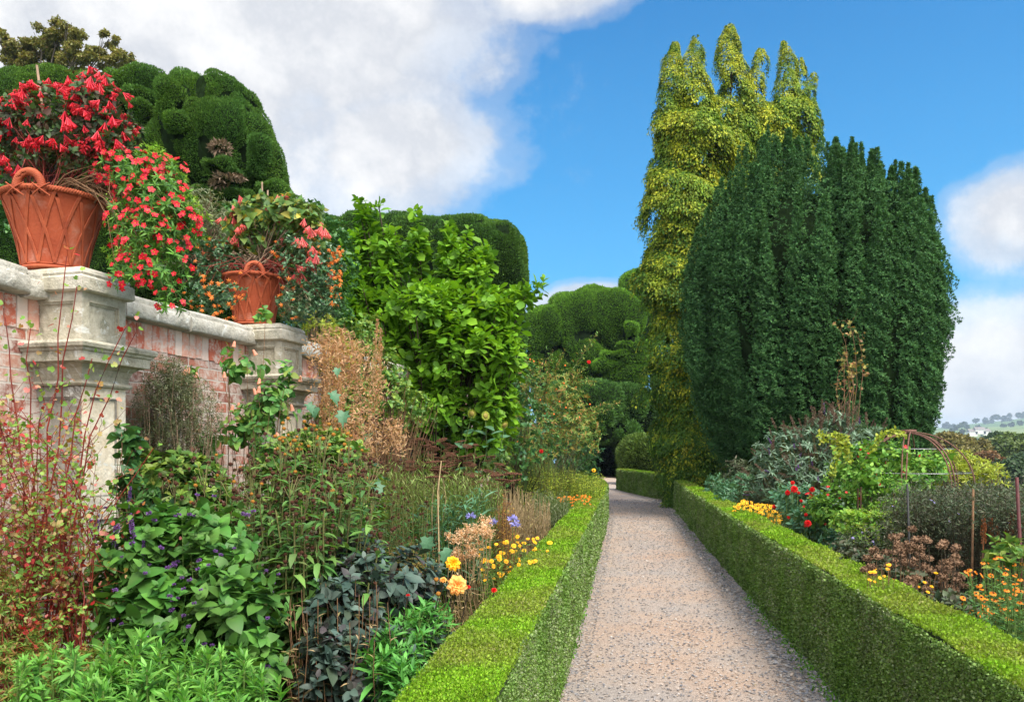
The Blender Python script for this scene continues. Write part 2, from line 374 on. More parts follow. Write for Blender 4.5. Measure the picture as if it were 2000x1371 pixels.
GX, GY = np.meshgrid(gx, gy, indexing='ij'); GZ = gz(GX, GY)-.012-.5*np.clip((GX-.22*GY-9)/6, 0, 1)*0
def grass_fn(N, g):
    s = N('ShaderNodeSeparateXYZ', {0: g}); k = N.ramp(N.m('SUBTRACT', N.m('SUBTRACT', s.outputs[0], N.m('MULTIPLY', s.outputs[1], .22)), 9.), [(.0, (0,)*3), (1, (1,)*3)])
    so_ = N.ramp(N.noise(3, g, 8, .65), [(.35, (.03, .022, .014)), (.65, (.075, .055, .036))])
    gr = N.ramp(N.noise(.6, g, 8, .6), [(.35, (.05, .085, .02)), (.65, (.09, .15, .035))])
    return N.mix(k, so_, gr), N.noise(14, g, 8, .7)
struct('ground', MB().grid(np.stack([GX, GY, GZ], -1)), mat('soil_and_grass', grass_fn, .95, .1, 0, .05))

pathL = pline([(-.437-.3, -2), (-.30, 1), (.1414*5-.437, 5), (.1414*12-.41, 12), (.1414*18-.40, 18), (2.42, 20.2), (2.55, 23), (1.9, 27), (1.1, 31), (0.9, 34)], 90)
pathR = pline([(1.19, -2), (1.55, 1), (.1414*5+1.395, 5), (.1414*12+1.34, 12), (.1414*21+1.36, 21), (4.72, 24.5), (4.4, 29), (4.5, 33), (5.5, 38), (6.8, 50)], 90)
def gravel_fn(N, g):
    a = N.noise(1.1, g, 5, .6); b = N.noise(38, g, 6, .75); c = N.noise(150, g, 3, .7)
    mp = N('ShaderNodeMapping', {0: g, 3: (.7, 1.5, 1.)}); st = N.noise(1.0, mp.outputs[0], 3, .5)
    base = N.ramp(N.noise(.55, g, 4, .6), [(.3, (.45, .31, .225)), (.5, (.47, .355, .275)), (.7, (.43, .365, .31))])
    base = N.mix(N.ramp(a, [(.42, (0,)*3), (.62, (.7,)*3)]), base, (.35, .315, .29))
    base = N.mix(N.ramp(c, [(.38, (1,)*3), (.5, (0,)*3)]), base, (.15, .125, .11))
    base = N.mix(N.ramp(b, [(.56, (0,)*3), (.68, (.8,)*3)]), base, (.60, .52, .45))
    vo = N('ShaderNodeTexVoronoi', {'Vector': g, 'Scale': 70.}); base = N.mix(N.ramp(vo.outputs[0], [(.0, (.9,)*3), (.16, (0,)*3)]), base, (.13, .125, .13))
    return base, N.m('ADD', N.m('MULTIPLY', b, .7), N.m('MULTIPLY', c, .6))
gravel = mat('path_gravel', gravel_fn, .9, .2, 0, .012)
pw = np.stack([pathL*(1-t)+pathR*t for t in np.linspace(-.12, 1.12, 12)], 1)
zz = .02*np.sin(np.linspace(-.12, 1.12, 12)*3.14)[None]*np.ones((90, 1))+.004
struct('gravel_path', MB().grid(np.concatenate([pw, zz[..., None]], -1)), gravel)
# slate chips lying on the path
slate = leafmat('slate_chips', [(.10, .105, .12), (.22, .22, .235), (.33, .31, .30), (.44, .35, .28), (.16, .14, .13), (.5, .46, .42)], 3, .1, 0, .7, .4)
n = 46000; yy = 2.9+U(0, 1, n)**1.9*22; e = rng.random(n)**.8
e = np.where(rng.random(n) < .45, 1-.18*rng.random(n)**1.6, e); e = np.where(rng.random(n) < .12, .1*rng.random(n), e)
xl = np.interp(yy, pathL[:60, 1], pathL[:60, 0]); xr = np.interp(yy, pathR[:60, 1], pathR[:60, 0])
P = np.stack([xl+(xr-xl)*e, yy, .026*np.sin(e*3.14)+.007], 1); D = rdir(n); D[:, 2] *= .12; Nn = rdir(n)*.22+[0, 0, 1]
chip = (np.array([(-.3, 0, 0), (.35, .1, 0), (.42, .7, .05), (0, 1, 0), (-.38, .6, .06), (-.3, 0, -.12), (.35, .1, -.12), (.42, .7, -.1), (0, 1, -.12), (-.38, .6, -.1)]),
        np.array([(0, 1, 2), (0, 2, 3), (0, 3, 4)]+[t for i in range(5) for t in ((i, i+5, (i+1) % 5), ((i+1) % 5, i+5, (i+1) % 5+5))]))
tag(MB().scatter(chip, P, D, Nn, U(.005, .020, n)*(1+.5*(e > .85))*(.8+yy*.05)).obj('slate_chips', slate, smooth=False), 'grey slate chips and pebbles scattered over the gravel path', 'gravel', kind='stuff')

n = 170; yy = 3+rng.random(n)**1.5*16; e = rng.random(n); xl = np.interp(yy, pathL[:60, 1], pathL[:60, 0]); xr = np.interp(yy, pathR[:60, 1], pathR[:60, 0])
tag(MB().scatter(T_leaf_(), np.stack([xl+(xr-xl)*e, yy, .026*np.sin(e*3.14)+.012], 1), rdir(n)*[1, 1, .1], rdir(n)*.4+[0, 0, 1], U(.012, .028, n)).obj('fallen_leaves', leafmat('fallen_leaf', [(.30, .20, .08), (.20, .10, .05), (.40, .32, .10)], 3, .3, .2)), 'few small brown leaves fallen on the gravel path', 'fallen leaves', kind='stuff')

# terrace behind the wall
AW = math.atan(.262); UW = np.array([math.sin(AW), math.cos(AW)]); VW = np.array([math.cos(AW), -math.sin(AW)]); P0 = np.array([-2.70, 4.72])
def wl(v, u, z): p = P0+UW*u+VW*v; return (p[0], p[1], z)
lawn = mat('terrace_grass', lambda N, g: (N.ramp(N.noise(2, g, 8, .6), [(.35, (.04, .07, .02)), (.65, (.08, .13, .03))]), N.noise(30, g, 4)), .9, .1, 0, .03)
def edge(u, v, z):
    p = np.array(wl(v, u, z)); k = max(0., p[1]-17.5); p[0] = p[0] if k == 0 else wl(v, 13.3, z)[0]-.38*k; return p
T0 = np.array([[np.array(wl(-30, u, 0)), edge(u, -.2, 0)] for u in np.linspace(-8, 60, 40)]); mb = MB()
mb.grid(np.stack([np.stack([p[0]*(1-t)+p[1]*t+np.array([0, 0, 2.35+4.5*(1-t)**1.5]) for t in np.linspace(0, 1, 14)]) for p in T0]))
bk = np.array([[edge(u, -.2, 2.33), edge(u, .2, 1.5), edge(u, .7, -.05)] for u in np.linspace(9.4, 60, 40)]); mb.grid(bk)
struct('terrace_ground', mb, lawn)

# far hillside
hx = np.linspace(100, 4200, 150); hy = np.linspace(700, 3400, 90); HX, HY = np.meshgrid(hx, hy, indexing='ij')
def hz(x, y):
    t = np.clip((y-800)/1900, 0, 1); p = np.stack([x, y, 0*x], -1)
    return -40+np.clip((y-700)/500, 0, 1)*52+(84*t**1.15)*(.72+.50*np.clip((x/y-.52)*7, 0, 1.2))+nz(p/420., 1., 2)*7
def field_fn(N, g):
    mp = N('ShaderNodeMapping', {0: g, 3: (1/330., 1/260., 0.)}); v = N('ShaderNodeTexVoronoi', {'Vector': mp.outputs[0], 'Scale': 1.}, feature='F1'); 
    e = N('ShaderNodeTexVoronoi', {'Vector': mp.outputs[0], 'Scale': 1.}, feature='DISTANCE_TO_EDGE')
    s = N('ShaderNodeSeparateColor', {0: v.outputs['Color']})
    c = N.ramp(s.outputs[0], [(0, (.09, .16, .045)), (.5, (.13, .22, .06)), (.8, (.20, .24, .09)), (1, (.10, .19, .05))])
    return N.mix(N.ramp(e.outputs[0], [(.018, (1,)*3), (.035, (0,)*3)]), c, (.02, .04, .015))
struct('far_hills', MB().grid(np.stack([HX, HY, hz(HX, HY)], -1)), mat('fields', field_fn, .95, .1))

# ------------------------------------------------------------ garden wall
brick_a = [(.33, .10, .06), (.42, .17, .11), (.50, .30, .24), (.28, .08, .06)]
def brick_fn(N, g):
    s = N('ShaderNodeSeparateXYZ', {0: g}); v = N('ShaderNodeCombineXYZ', {0: s.outputs[1], 1: s.outputs[2], 2: 0.}).outputs[0]
    v2 = N('ShaderNodeVectorMath', {0: v, 1: N('ShaderNodeCombineXYZ', {0: N.m('MULTIPLY', N.noise(9, g), .008), 1: N.m('MULTIPLY', N.noise(7, g), .012)}).outputs[0]}, operation='ADD').outputs[0]
    b = N('ShaderNodeTexBrick', {'Vector': v2, 'Color1': (0, 0, 0, 1), 'Color2': (1, 1, 1, 1), 'Mortar': (.5,)*3+(1,), 'Scale': 1., 'Mortar Size': .006, 'Mortar Smooth': .2, 'Bias': 0., 'Brick Width': .235, 'Row Height': .082})
    c = N.ramp(N('ShaderNodeSeparateColor', {0: b.outputs[0]}).outputs[0], [(0, (.25, .075, .05)), (.3, (.38, .14, .095)), (.6, (.43, .24, .18)), (1, (.19, .06, .045))])
    w_ = N.noise(3.5, g, 8, .7); w2 = N.noise(16, g, 8, .75)
    c = N.mix(N.ramp(N.m('ADD', N.m('MULTIPLY', w_, .5), N.m('MULTIPLY', w2, .5)), [(.455, (0,)*3), (.56, (.85,)*3)]), c, (.56, .50, .45))
    c = N.mix(b.outputs[1], c, N.mix(w2, (.42, .37, .33), (.58, .52, .46)))
    c = N.mix(N.ramp(N.noise(1.7, g, 6, .7), [(.52, (0,)*3), (.72, (.6,)*3)]), c, (.13, .12, .10))
    return c, N.m('SUBTRACT', N.m('MULTIPLY', w2, .5), b.outputs[1])
brickm = mat('old_brick', brick_fn, .9, .15, 0, .016)
def stone_fn(lo, mid, hi, moss=.5):
    def fn(N, g):
        a = N.noise(2.2, g, 8, .7); b = N.noise(22, g, 8, .7); c = N.noise(5.5, g, 8, .75, .6)
        col = N.ramp(a, [(.32, lo), (.5, mid), (.66, hi)])
        col = N.mix(N.ramp(b, [(.35, (.45,)*3), (.6, (0,)*3)]), col, tuple(x*.35 for x in lo))
        col = N.mix(N.ramp(c, [(.56, (0,)*3), (.66, (moss,)*3)]), col, (.10, .11, .065))
        col = N.mix(N.ramp(N.noise(8, g, 6, .7, 1.), [(.58, (0,)*3), (.64, (.85,)*3)]), col, (.62, .62, .58))
        return col, N.m('ADD', b, N.m('MULTIPLY', N.noise(70, g, 4), .5))
    return fn
stone = mat('weathered_sandstone', stone_fn((.36, .32, .23), (.50, .46, .36), (.62, .58, .49), .6), .93, .15, 0, .010)
stone_lit = mat('sunlit_stone', stone_fn((.58, .46, .30), (.76, .68, .54), (.86, .83, .76), .15), .9, .15, 0, .006)  # pale stone that paints the sunlit look of the path-facing side
stone_shade = mat('shaded_stone', stone_fn((.22, .20, .17), (.32, .30, .26), (.42, .39, .34), .4), .93, .15, 0, .008)  # greyer copy of the stone, paints shade on the end faces
mortar = mat('coping_stone', stone_fn((.30, .28, .23), (.47, .45, .39), (.62, .60, .55), .8), .92, .15, 0, .012)

wall = thing('garden_wall', 'tall old red brick wall with pale lime stains and a stone coping, left of the border', 'wall', wl(0, 0, 0), -AW)
wb = local(MB()).box(-.33, .03, -7, 9.6, -.1, 2.46); wb.obj('brickwork', brickm, wall, False)
# soldier course under the coping
sb_ = local(MB()); u = -6.0
while u < 9:
    if not any(abs(u-c) < .22 for c in (0, 2.09)):
        sb_.box(.01, .033+rng.random()*.006, u, u+.071, 2.27+rng.normal()*.003, 2.452, rng.integers(0, 4), .004)
    u += .078
bm4 = []
for i, c in enumerate([(.50, .16, .10), (.42, .12, .075), (.56, .30, .23), (.60, .47, .41)]):
    bm4.append(mat('brick_end', (lambda c: lambda N, g: (N.mix(N.ramp(N.noise(14, g, 8, .75), [(.46, (0,)*3), (.58, (.85,)*3)]), c, (.53, .46, .41)), N.noise(40, g, 5)))(c), .9, .15, 0, .006))
sb_.obj('soldier_course', bm4, wall, False)
def coping_prof(v0, z): return [(v0+.015, z-.17), (v0+.115, z-.165), (v0+.125, z-.155), (v0+.125, z-.075), (v0+.115, z-.062), (v0+.10, z-.058), (v0+.108, z-.045), (v0+.098, z-.022), (v0+.075, z-.012), (v0+.05, z-.006), (v0-.16, z+.03)]
def extr(mb, prof, path, mi=0):
    """profile (offset, z) swept along (u, v) polyline: offset adds to v or turns corners"""
    rows = []
    for (v, u, nv, nu) in path: rows.append([(v+(o)*nv, u+(o)*nu, z) for o, z in prof])
    V = np.array(rows, float); return mb.grid(V, mi)
cp = local(MB()); u = -6.
pr = coping_prof(.0, 2.62); back = [(-.2, 2.65), (-.42, 2.62), (-.42, 2.46), (-.3, 2.45)]
seg = []
while u < 9.5:
    L = rng.uniform(.48, .75); seg.append((u, min(u+L, 9.6))); u += L
for a, b in seg:
    jz = rng.normal()*.004; jv = rng.normal()*.004; us = np.linspace(a+.004, b-.004, 7); rows = []
    for q, uu in enumerate(us):
        e = .004 if q in (0, 6) else 0
        rows.append([(v+jv-e, uu, z+jz-e) for v, z in pr+back])
    V = np.array(rows); V = V+(nz(V.reshape(-1, 3)*[6, 6, 9], 1.7, 3)*.005).reshape(V.shape[0], V.shape[1], 1)
    cp.grid(V)
    for r_, s_ in ((V[0], 1), (V[-1], -1)):
        c = r_.mean(0); k = len(r_); f = [(0, 1+i, 1+(i+1) % k) for i in range(k)]; cp.add(np.vstack([c, r_]), f)
cp.obj('coping', mortar, wall, True)

def mould(mb, v0, v1, u0, u1, prof, mi=0):
    """rectangular moulding: rings of (outset, z)"""
    V = []
    for o, z in prof:
        V.append([(v0-o*0, u0-o, z), (v1+o, u0-o, z), (v1+o, u1+o, z), (v0-o*0, u1+o, z)])
    V = np.array(V); k = 4; f = []
    for i in range(len(prof)-1):
        for j in range(k): a, b = i*k+j, i*k+(j+1) % k; f += [(a, b, b+k), (a, b+k, a+k)]
    n = len(prof)*k; f += [(0, 2, 1), (0, 3, 2), (n-4, n-3, n-2), (n-4, n-2, n-1)]
    mb.add(V.reshape(-1, 3), f, mi)
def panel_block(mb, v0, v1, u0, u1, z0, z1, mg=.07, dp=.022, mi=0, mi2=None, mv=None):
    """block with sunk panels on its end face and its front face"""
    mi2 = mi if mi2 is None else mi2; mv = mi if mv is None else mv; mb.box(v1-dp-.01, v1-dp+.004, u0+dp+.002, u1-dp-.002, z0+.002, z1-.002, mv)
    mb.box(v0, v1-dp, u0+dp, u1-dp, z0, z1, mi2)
    for (a, b, fix, ax) in ((v0+.3, v1, u0, 'u'), (u0, u1, v1, 'v'), (v0+.3, v1, u1, 'w')):
        m = mg
        for (p0, p1, q0, q1) in ((a, a+m, z0, z1), (b-m, b, z0, z1), (a+m, b-m, z0, z0+m), (a+m, b-m, z1-m, z1)):
            if ax == 'u': mb.box(p0, p1-(.001 if p1 == b else 0), fix, fix+dp, q0, q1, mi)
            elif ax == 'w': mb.box(p0, p1-(.001 if p1 == b else 0), fix-dp, fix, q0, q1, mi)
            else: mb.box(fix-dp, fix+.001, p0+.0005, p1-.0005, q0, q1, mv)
        # inner bead round the sunk panel
        for (p0, p1, q0, q1) in ((a+m, a+m+.012, z0+m, z1-m), (b-m-.012, b-m, z0+m, z1-m), (a+m+.012, b-m-.012, z0+m, z0+m+.012), (a+m+.012, b-m-.012, z1-m-.012, z1-m)):
            if ax == 'u': mb.box(p0, p1, fix+.009, fix+dp+.002, q0, q1, mi)
            elif ax == 'w': mb.box(p0, p1, fix-dp-.002, fix-.009, q0, q1, mi)
            else: mb.box(fix-dp-.002, fix-.009, p0, p1, q0, q1, mi)
def pier(u, label, dv=0.):
    t = thing('stone_pier', label, 'pier', wl(dv, u, 0), -AW, 'stone piers along the garden wall')
    v0, v1, h = -.36, .34, .17
    a = local(MB()); mould(a, v0, v1, -h, h, [(.07, -.02), (.07, .35), (.04, .40), (.01, .42)]); a.obj('plinth', stone, t, False)
    a = local(MB()); panel_block(a, v0, v1, -h, h, .421, 1.255, .06, .02, 1, 1, 0); panel_block(a, v0, v1, -h, h, 1.262, 1.955, .06, .02, 1, 1, 0); a.obj('shaft', [stone_lit, stone_shade], t, False)  # path-facing panels coloured as lit, end faces coloured as shaded
    a = local(MB()); mould(a, v0, v1, -h, h, [(.0, 1.956), (.022, 1.958), (.030, 1.970), (.022, 1.984), (.012, 1.99), (.014, 2.02), (.028, 2.055), (.055, 2.078), (.095, 2.088), (.098, 2.14), (.108, 2.145), (.112, 2.158), (.125, 2.165), (.13, 2.185), (.12, 2.20), (.0, 2.215)]); a.obj('cornice', stone, t, False)
    a = local(MB()); panel_block(a, v0, v1, -h, h, 2.2, 2.49, .055, .02); a.obj('upper_block', stone, t, False)
    a = local(MB()); mould(a, v0-.12, v1, -h, h, [(.0, 2.486), (.028, 2.489), (.036, 2.497), (.036, 2.565), (.026, 2.576), (.016, 2.579), (.022, 2.592), (.012, 2.614), (-.01, 2.628), (-.05, 2.636)])
    a.obj('capstone', stone, t, False)
    return t
pier(0, 'near stone pier with sunk panels under the big basket pot of red flowers')
pier(2.09, 'farther stone pier beyond the grey feathery shrub, carrying the smaller looking pot')

# ------------------------------------------------------------ terracotta basket pots
terra = mat('terracotta', lambda N, g: (N.mix(N.ramp(N.noise(7, g, 8, .7, .6), [(.5, (0,)*3), (.66, (.45,)*3)]), N.ramp(N.noise(3, g, 6), [(.35, (.29, .055, .022)), (.65, (.42, .09, .036))]), (.52, .27, .20)), N.noise(60, g, 5)), .75, .25, 0, .003)
terra2 = mat('terracotta_bands', lambda N, g: (N.ramp(N.noise(9, g, 6), [(.35, (.28, .055, .022)), (.65, (.43, .10, .04))]), N.noise(60, g, 5)), .7, .3, 0, .002)
compost = plain('compost', (.05, .035, .025), scale=30, rough=1)
def prad(z): return .180+.115*(z/.46)**1.45                  # outer radius by height
def basket_pot(loc, rz, label, k=.93):
    t = thing('basket_pot', label, 'flower pot', loc, rz, 'terracotta basket pots on the wall'); t.scale = (k, k, k)
    a = local(MB()); zs = np.linspace(0, .46, 18)
    a.lathe([(0.001, .0)]+[(prad(z), z) for z in zs]+[(prad(.46)-.03, .46), (prad(.40)-.03, .40)], 64); a.obj('body', terra, t)
    a = local(MB()); th = np.linspace(0, 2*math.pi, 97); tw = []
    for k in range(3):
        ph = th*34+k*2.094; tw.append(np.stack([(prad(.46)+.002+.009*np.cos(ph))*np.cos(th), (prad(.46)+.002+.009*np.cos(ph))*np.sin(th), .462+.009*np.sin(ph)], 1))
    q = np.linspace(0, 2*math.pi, 400); tw = [np.stack([(prad(.46)+.002+.009*np.cos(q*40+k*2.094))*np.cos(q), (prad(.46)+.002+.009*np.cos(q*40+k*2.094))*np.sin(q), .462+.009*np.sin(q*40+k*2.094)], 1) for k in range(3)]
    a.tubes(np.array(tw), .0095, .0095, 5); a.obj('rim', terra2, t)
    a = local(MB()); a.tubes(np.stack([(prad(.012)+.006)*np.cos(th), (prad(.012)+.006)*np.sin(th), .012+0*th], 1), .011, .011, 6)
    a.tubes(np.stack([(prad(.03)+.002)*np.cos(th), (prad(.03)+.002)*np.sin(th), .031+0*th], 1), .004, .004, 4); a.obj('base_ring', terra2, t)
    a = local(MB()); L = []
    nb_ = 13
    for i in range(nb_):
        for s_ in (1, -1):
            for j in (-1, 0, 1):
                z = np.linspace(.035, .445, 12); th0 = i/nb_*2*math.pi+s_*(z-.035)/.41*(2*math.pi/nb_)*1.0+j*.024/(1+0*z)*1.0
                L.append(np.stack([(prad(z)+.0045)*np.cos(th0), (prad(z)+.0045)*np.sin(th0), z], 1))
    a.tubes(np.array(L), .0046, .0046, 5); a.obj('woven_bands', terra2, t)
    for s_ in (0, math.pi):
        a = local(MB()); ph = np.linspace(-.25, math.pi+.25, 26); r = prad(.46)-.006; L = []
        for k in range(4):
            q = np.linspace(-.25, math.pi+.25, 130); cx = .077*np.cos(q); cz = .455+.098*np.sin(q); o = .013*np.cos(q*12+k*1.571); o2 = .013*np.sin(q*12+k*1.571)
            xx = np.stack([r+o2, cx+o*np.cos(q), cz+o*np.sin(q)], 1); L.append(xx)
        a.tubes(np.array(L), .0125, .0125, 6)
        V = a.V
        c, s2 = math.cos(s_), math.sin(s_); spin = lambda m_: [np.stack([v[:, 0]*c-v[:, 1]*s2, v[:, 0]*s2+v[:, 1]*c, v[:, 2]], 1) for v in m_.V]
        a.V = spin(a); h = a.obj('handle', terra2, t)
        for y0 in (-.077, .077):
            kn = local(MB()); K = []
            for sg in (-1, 1):
                for j in (-1.5, -.5, .5, 1.5):
                    tt = np.linspace(-1, 1, 9); K.append(np.stack([r+.012+.016*(1-tt*tt), y0+sg*tt*.045+j*.0055, .445+tt*.033+j*.004*sg], 1))
            kn.tubes(np.array(K), .0042, .0042, 4); kn.V = spin(kn)
            k_ = bpy.data.objects.new('handle_tie', kn.mesh('handle_tie', terra2)); C.objects.link(k_); k_.parent = h
    a = local(MB()); a.lathe([(.001, .425), (.12, .43), (prad(.41)-.03, .415)], 24); a.obj('compost', compost, t)
    return t
pp1 = wl(-.01, 0.0, 2.636); pp2 = wl(-.01, 2.09, 2.636)
basket_pot(pp1, R(-88), 'large terracotta basket pot full of crimson trumpet flowers, nearest the camera')
basket_pot(pp2, R(-72), 'terracotta basket pot with pink and orange flowers on the farther pier', .87)

# ------------------------------------------------------------ clipped hedges
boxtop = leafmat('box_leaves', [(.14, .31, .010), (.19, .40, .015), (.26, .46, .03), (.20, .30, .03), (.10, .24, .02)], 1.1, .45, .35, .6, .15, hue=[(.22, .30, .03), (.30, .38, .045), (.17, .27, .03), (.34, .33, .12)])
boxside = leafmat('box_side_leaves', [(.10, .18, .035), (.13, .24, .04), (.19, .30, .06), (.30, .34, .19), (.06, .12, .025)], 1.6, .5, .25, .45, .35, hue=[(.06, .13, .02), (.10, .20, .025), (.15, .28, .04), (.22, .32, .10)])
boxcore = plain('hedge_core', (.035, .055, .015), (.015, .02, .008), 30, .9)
def hedge(name, label, line, width, h, z0=0., lod=1.):
    p = pline(line, 160); c = p[80]; t = thing(name, label, 'hedge', (c[0], c[1], z0), 0, 'clipped box hedges lining the path')
    fw, fh = width, h; width = width-.028; h = h-.016
    prof = [(-width/2, z0), (-width/2, h*.3), (-width/2, h*.6), (-width/2+.002, h-.014), (-width/2+.014, h-.003), (0, h), (width/2-.014, h-.003), (width/2-.002, h-.014), (width/2, h*.6), (width/2, h*.3), (width/2, z0)]
    rows = []
    for o, z in prof: q = offs(p, o); rows.append(np.c_[q, np.full(len(q), z)])
    V = np.array(rows); V = V+(nz(V.reshape(-1, 3), 2.2, 1)*.018+nz(V.reshape(-1, 3), 9, 4)*.008).reshape(V.shape[0], V.shape[1], 1)*np.array([1, 1, .6]); mb = MB().grid(V)
    for k in (0, -1):
        r_ = V[:, k]; mb.add(np.vstack([r_.mean(0), r_]), [(0, 1+i, 1+(i+1) % len(r_)) for i in range(len(r_))])
    mb.obj('branch_mass', boxcore, t); width, h = fw, fh
    ln = np.r_[0, np.cumsum(np.linalg.norm(np.diff(p, axis=0), axis=1))]; T = norm(np.gradient(p, axis=0)); Rr = np.stack([T[:, 1], -T[:, 0]], 1)
    # sampling density follows the size on the picture
    dist = np.maximum(np.hypot(p[:, 0], p[:, 1]), 2.6); wgt = np.gradient(ln)/dist**1.55; cdf = np.cumsum(wgt); cdf /= cdf[-1]
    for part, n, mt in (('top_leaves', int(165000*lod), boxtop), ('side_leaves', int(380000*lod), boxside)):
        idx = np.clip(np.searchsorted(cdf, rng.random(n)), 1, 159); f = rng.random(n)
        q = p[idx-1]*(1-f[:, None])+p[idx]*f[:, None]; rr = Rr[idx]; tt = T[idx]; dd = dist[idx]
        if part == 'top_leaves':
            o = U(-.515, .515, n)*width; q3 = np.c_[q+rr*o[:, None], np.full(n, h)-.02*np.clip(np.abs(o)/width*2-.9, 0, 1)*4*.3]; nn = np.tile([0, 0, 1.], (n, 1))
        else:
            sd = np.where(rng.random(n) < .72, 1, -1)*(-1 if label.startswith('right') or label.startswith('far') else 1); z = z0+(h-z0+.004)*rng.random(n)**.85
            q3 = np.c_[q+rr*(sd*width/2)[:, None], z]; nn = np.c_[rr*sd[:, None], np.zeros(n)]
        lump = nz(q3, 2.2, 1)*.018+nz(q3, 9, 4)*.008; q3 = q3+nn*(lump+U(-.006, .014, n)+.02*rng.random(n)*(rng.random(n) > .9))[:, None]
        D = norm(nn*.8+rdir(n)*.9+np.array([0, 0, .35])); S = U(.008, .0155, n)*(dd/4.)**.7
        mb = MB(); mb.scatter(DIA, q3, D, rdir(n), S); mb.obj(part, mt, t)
    return t
wdh = .32
Lc = [(x-.165+.0, y) for x, y in [(-.37-.2, -1.0), (-.30, 1), (.1414*5-.437, 5), (.1414*12-.41, 12), (.1414*18-.40, 18), (2.40, 20.2), (2.52, 23)]]+[(1.75, 26.6), (.9, 29.5), (.2, 31.5)]
hedge('box_hedge', 'left clipped box hedge in front of the flower border, curving away at its far end', Lc, .33, .75)
Rc = [(x+.155, y) for x, y in [(1.32, -.6), (1.55, 1), (.1414*5+1.395, 5), (.1414*12+1.34, 12), (.1414*21+1.36, 21.2)]]
hedge('box_hedge', 'right clipped box hedge beside the path, from the foreground to the golden conifer', Rc, .30, .75)
hedge('box_hedge', 'far short box hedge beyond the golden conifer by the dark archway', [(5.2, 22.6), (4.95, 24.4), (4.6, 27.5), (4.32, 30.5), (4.3, 31.5)], .3, .78, 0., .22)

# weeds along the hedge foot
weed = leafmat('verge_weeds', [(.08, .22, .02), (.14, .32, .03), (.10, .25, .03)], 3, .3, .3)
n = 6500; yy = 3+rng.random(n)**1.6*17; side = rng.random(n) < .7
xx = np.where(side, np.interp(yy, pathR[:60, 1], pathR[:60, 0])-.015-rng.random(n)**2*.13, np.interp(yy, pathL[:60, 1], pathL[:60, 0])+.01+rng.random(n)**2*.05)
P = np.c_[xx, yy, np.full(n, .0)]; k = nz(P, 1.3, 5)+.45*nz(P, 5, 2) > -.02; P = P[k]; n = len(P)
tag(MB().scatter(T_quad(.2), P, rdir(n)*.8+[0, 0, 1], rdir(n), U(.015, .045, n)).obj('weeds', weed), 'bright green weeds and moss along the foot of the hedges', 'weeds', kind='stuff')

# ------------------------------------------------------------ clipped yew masses
def topiary(name, label, bl, lm, dens, size, sq=2.4, seed=0, group=None, bump=.05, cat='topiary', disp=.05, upk=.25, holes=None, bcore=None):
    """union of rounded clipped masses with a fuzz of sprigs on the surface"""
    B = blobs3(bl); c0 = np.mean([b[0] for b in B], 0); t = thing(name, label, cat, (c0[0], c0[1], 0), 0, group)
    core = MB(); Ps = []; Ns = []; Lc_ = [];
    def surf(c, r, d):
        k = (np.sum(np.abs(d)**sq, -1))**(-1/sq); p = d*k[..., None]*r+c
        g_ = np.sign(d)*np.abs(d)**(sq-1)/r; nn = norm(g_); return p, nn
    fq = 1./(.045*np.mean([b[0][1] for b in B])); crease = lambda p: disp*(np.minimum(np.abs(nz(p*[1, 1, 1.5], fq, seed)), .6)*4.2-2.0+.5*nz(p, fq*2.7, 2))
    for bi, (c, r) in enumerate(B):
        th = np.linspace(0, 2*math.pi, 81); ph = np.linspace(-math.pi/2, math.pi/2, 49)
        d = np.stack([np.cos(ph)[:, None]*np.cos(th), np.cos(ph)[:, None]*np.sin(th), np.repeat(np.sin(ph)[:, None], 81, 1)], -1)
        p, nn = surf(c, r, d); sh = p.shape; p = p.reshape(-1, 3); nn = nn.reshape(-1, 3)
        p = p+nn*(crease(p)-.05)[:, None]; core.grid(p.reshape(sh))
        area = 4*math.pi*((r[0]*r[1])**1.6/3+(r[0]*r[2])**1.6/3+(r[1]*r[2])**1.6/3)**(1/1.6); n = int(area*dens)
        d = rdir(n); p, nn = surf(c, r, d); p = p+nn*crease(p)[:, None]
        keep = np.ones(n, bool)
        for bj, (c2, r2) in enumerate(B):
            if bj != bi: keep &= np.sum((np.abs(p-c2)/r2)**sq, 1) > .93
        view = norm(np.array([0, 0, EYE])-p); dt = np.sum(view*nn, 1); keep &= (dt > -.25) | (rng.random(n) < .15)
        keep &= p[:, 2] > 0
        Ps.append(p[keep]); Ns.append(nn[keep])
    P = np.concatenate(Ps); Nn = np.concatenate(Ns); n = len(P)
    if bcore is not None: core.obj('branch_mass', bcore, t)
    else: core.obj('branch_mass', yewcore, t)
    D = norm(Nn*.75+rdir(n)*.55+np.array([0, 0, upk])); P = P+Nn*(U(-.8, .25, n)*size)[:, None]
    mb = MB(); mb.scatter(LONGQ if size > .06 else T_quad(.2), P, D, rdir(n), size*U(.6, 1.3, n)*(1+.7*(rng.random(n) > .975)), 1.15); mb.obj('foliage', lm, t)
    return t
yewcore = plain('yew_core', (.012, .024, .008), (.005, .009, .004), 6, 1., 0.)
yew1 = leafmat('clipped_yew_leaves', [(.05, .125, .016), (.07, .16, .02), (.095, .20, .022), (.12, .21, .03), (.055, .125, .025)], .35, .45, .2, .65, .1, hue=[(.045, .12, .028), (.065, .155, .03), (.085, .185, .035)])
yew2 = leafmat('clipped_yew_bright', [(.07, .18, .02), (.11, .25, .02), (.15, .31, .02), (.05, .12, .03)], .3, .35, .2, .65, .1)
def TB(*a): return a
D1 = 17.
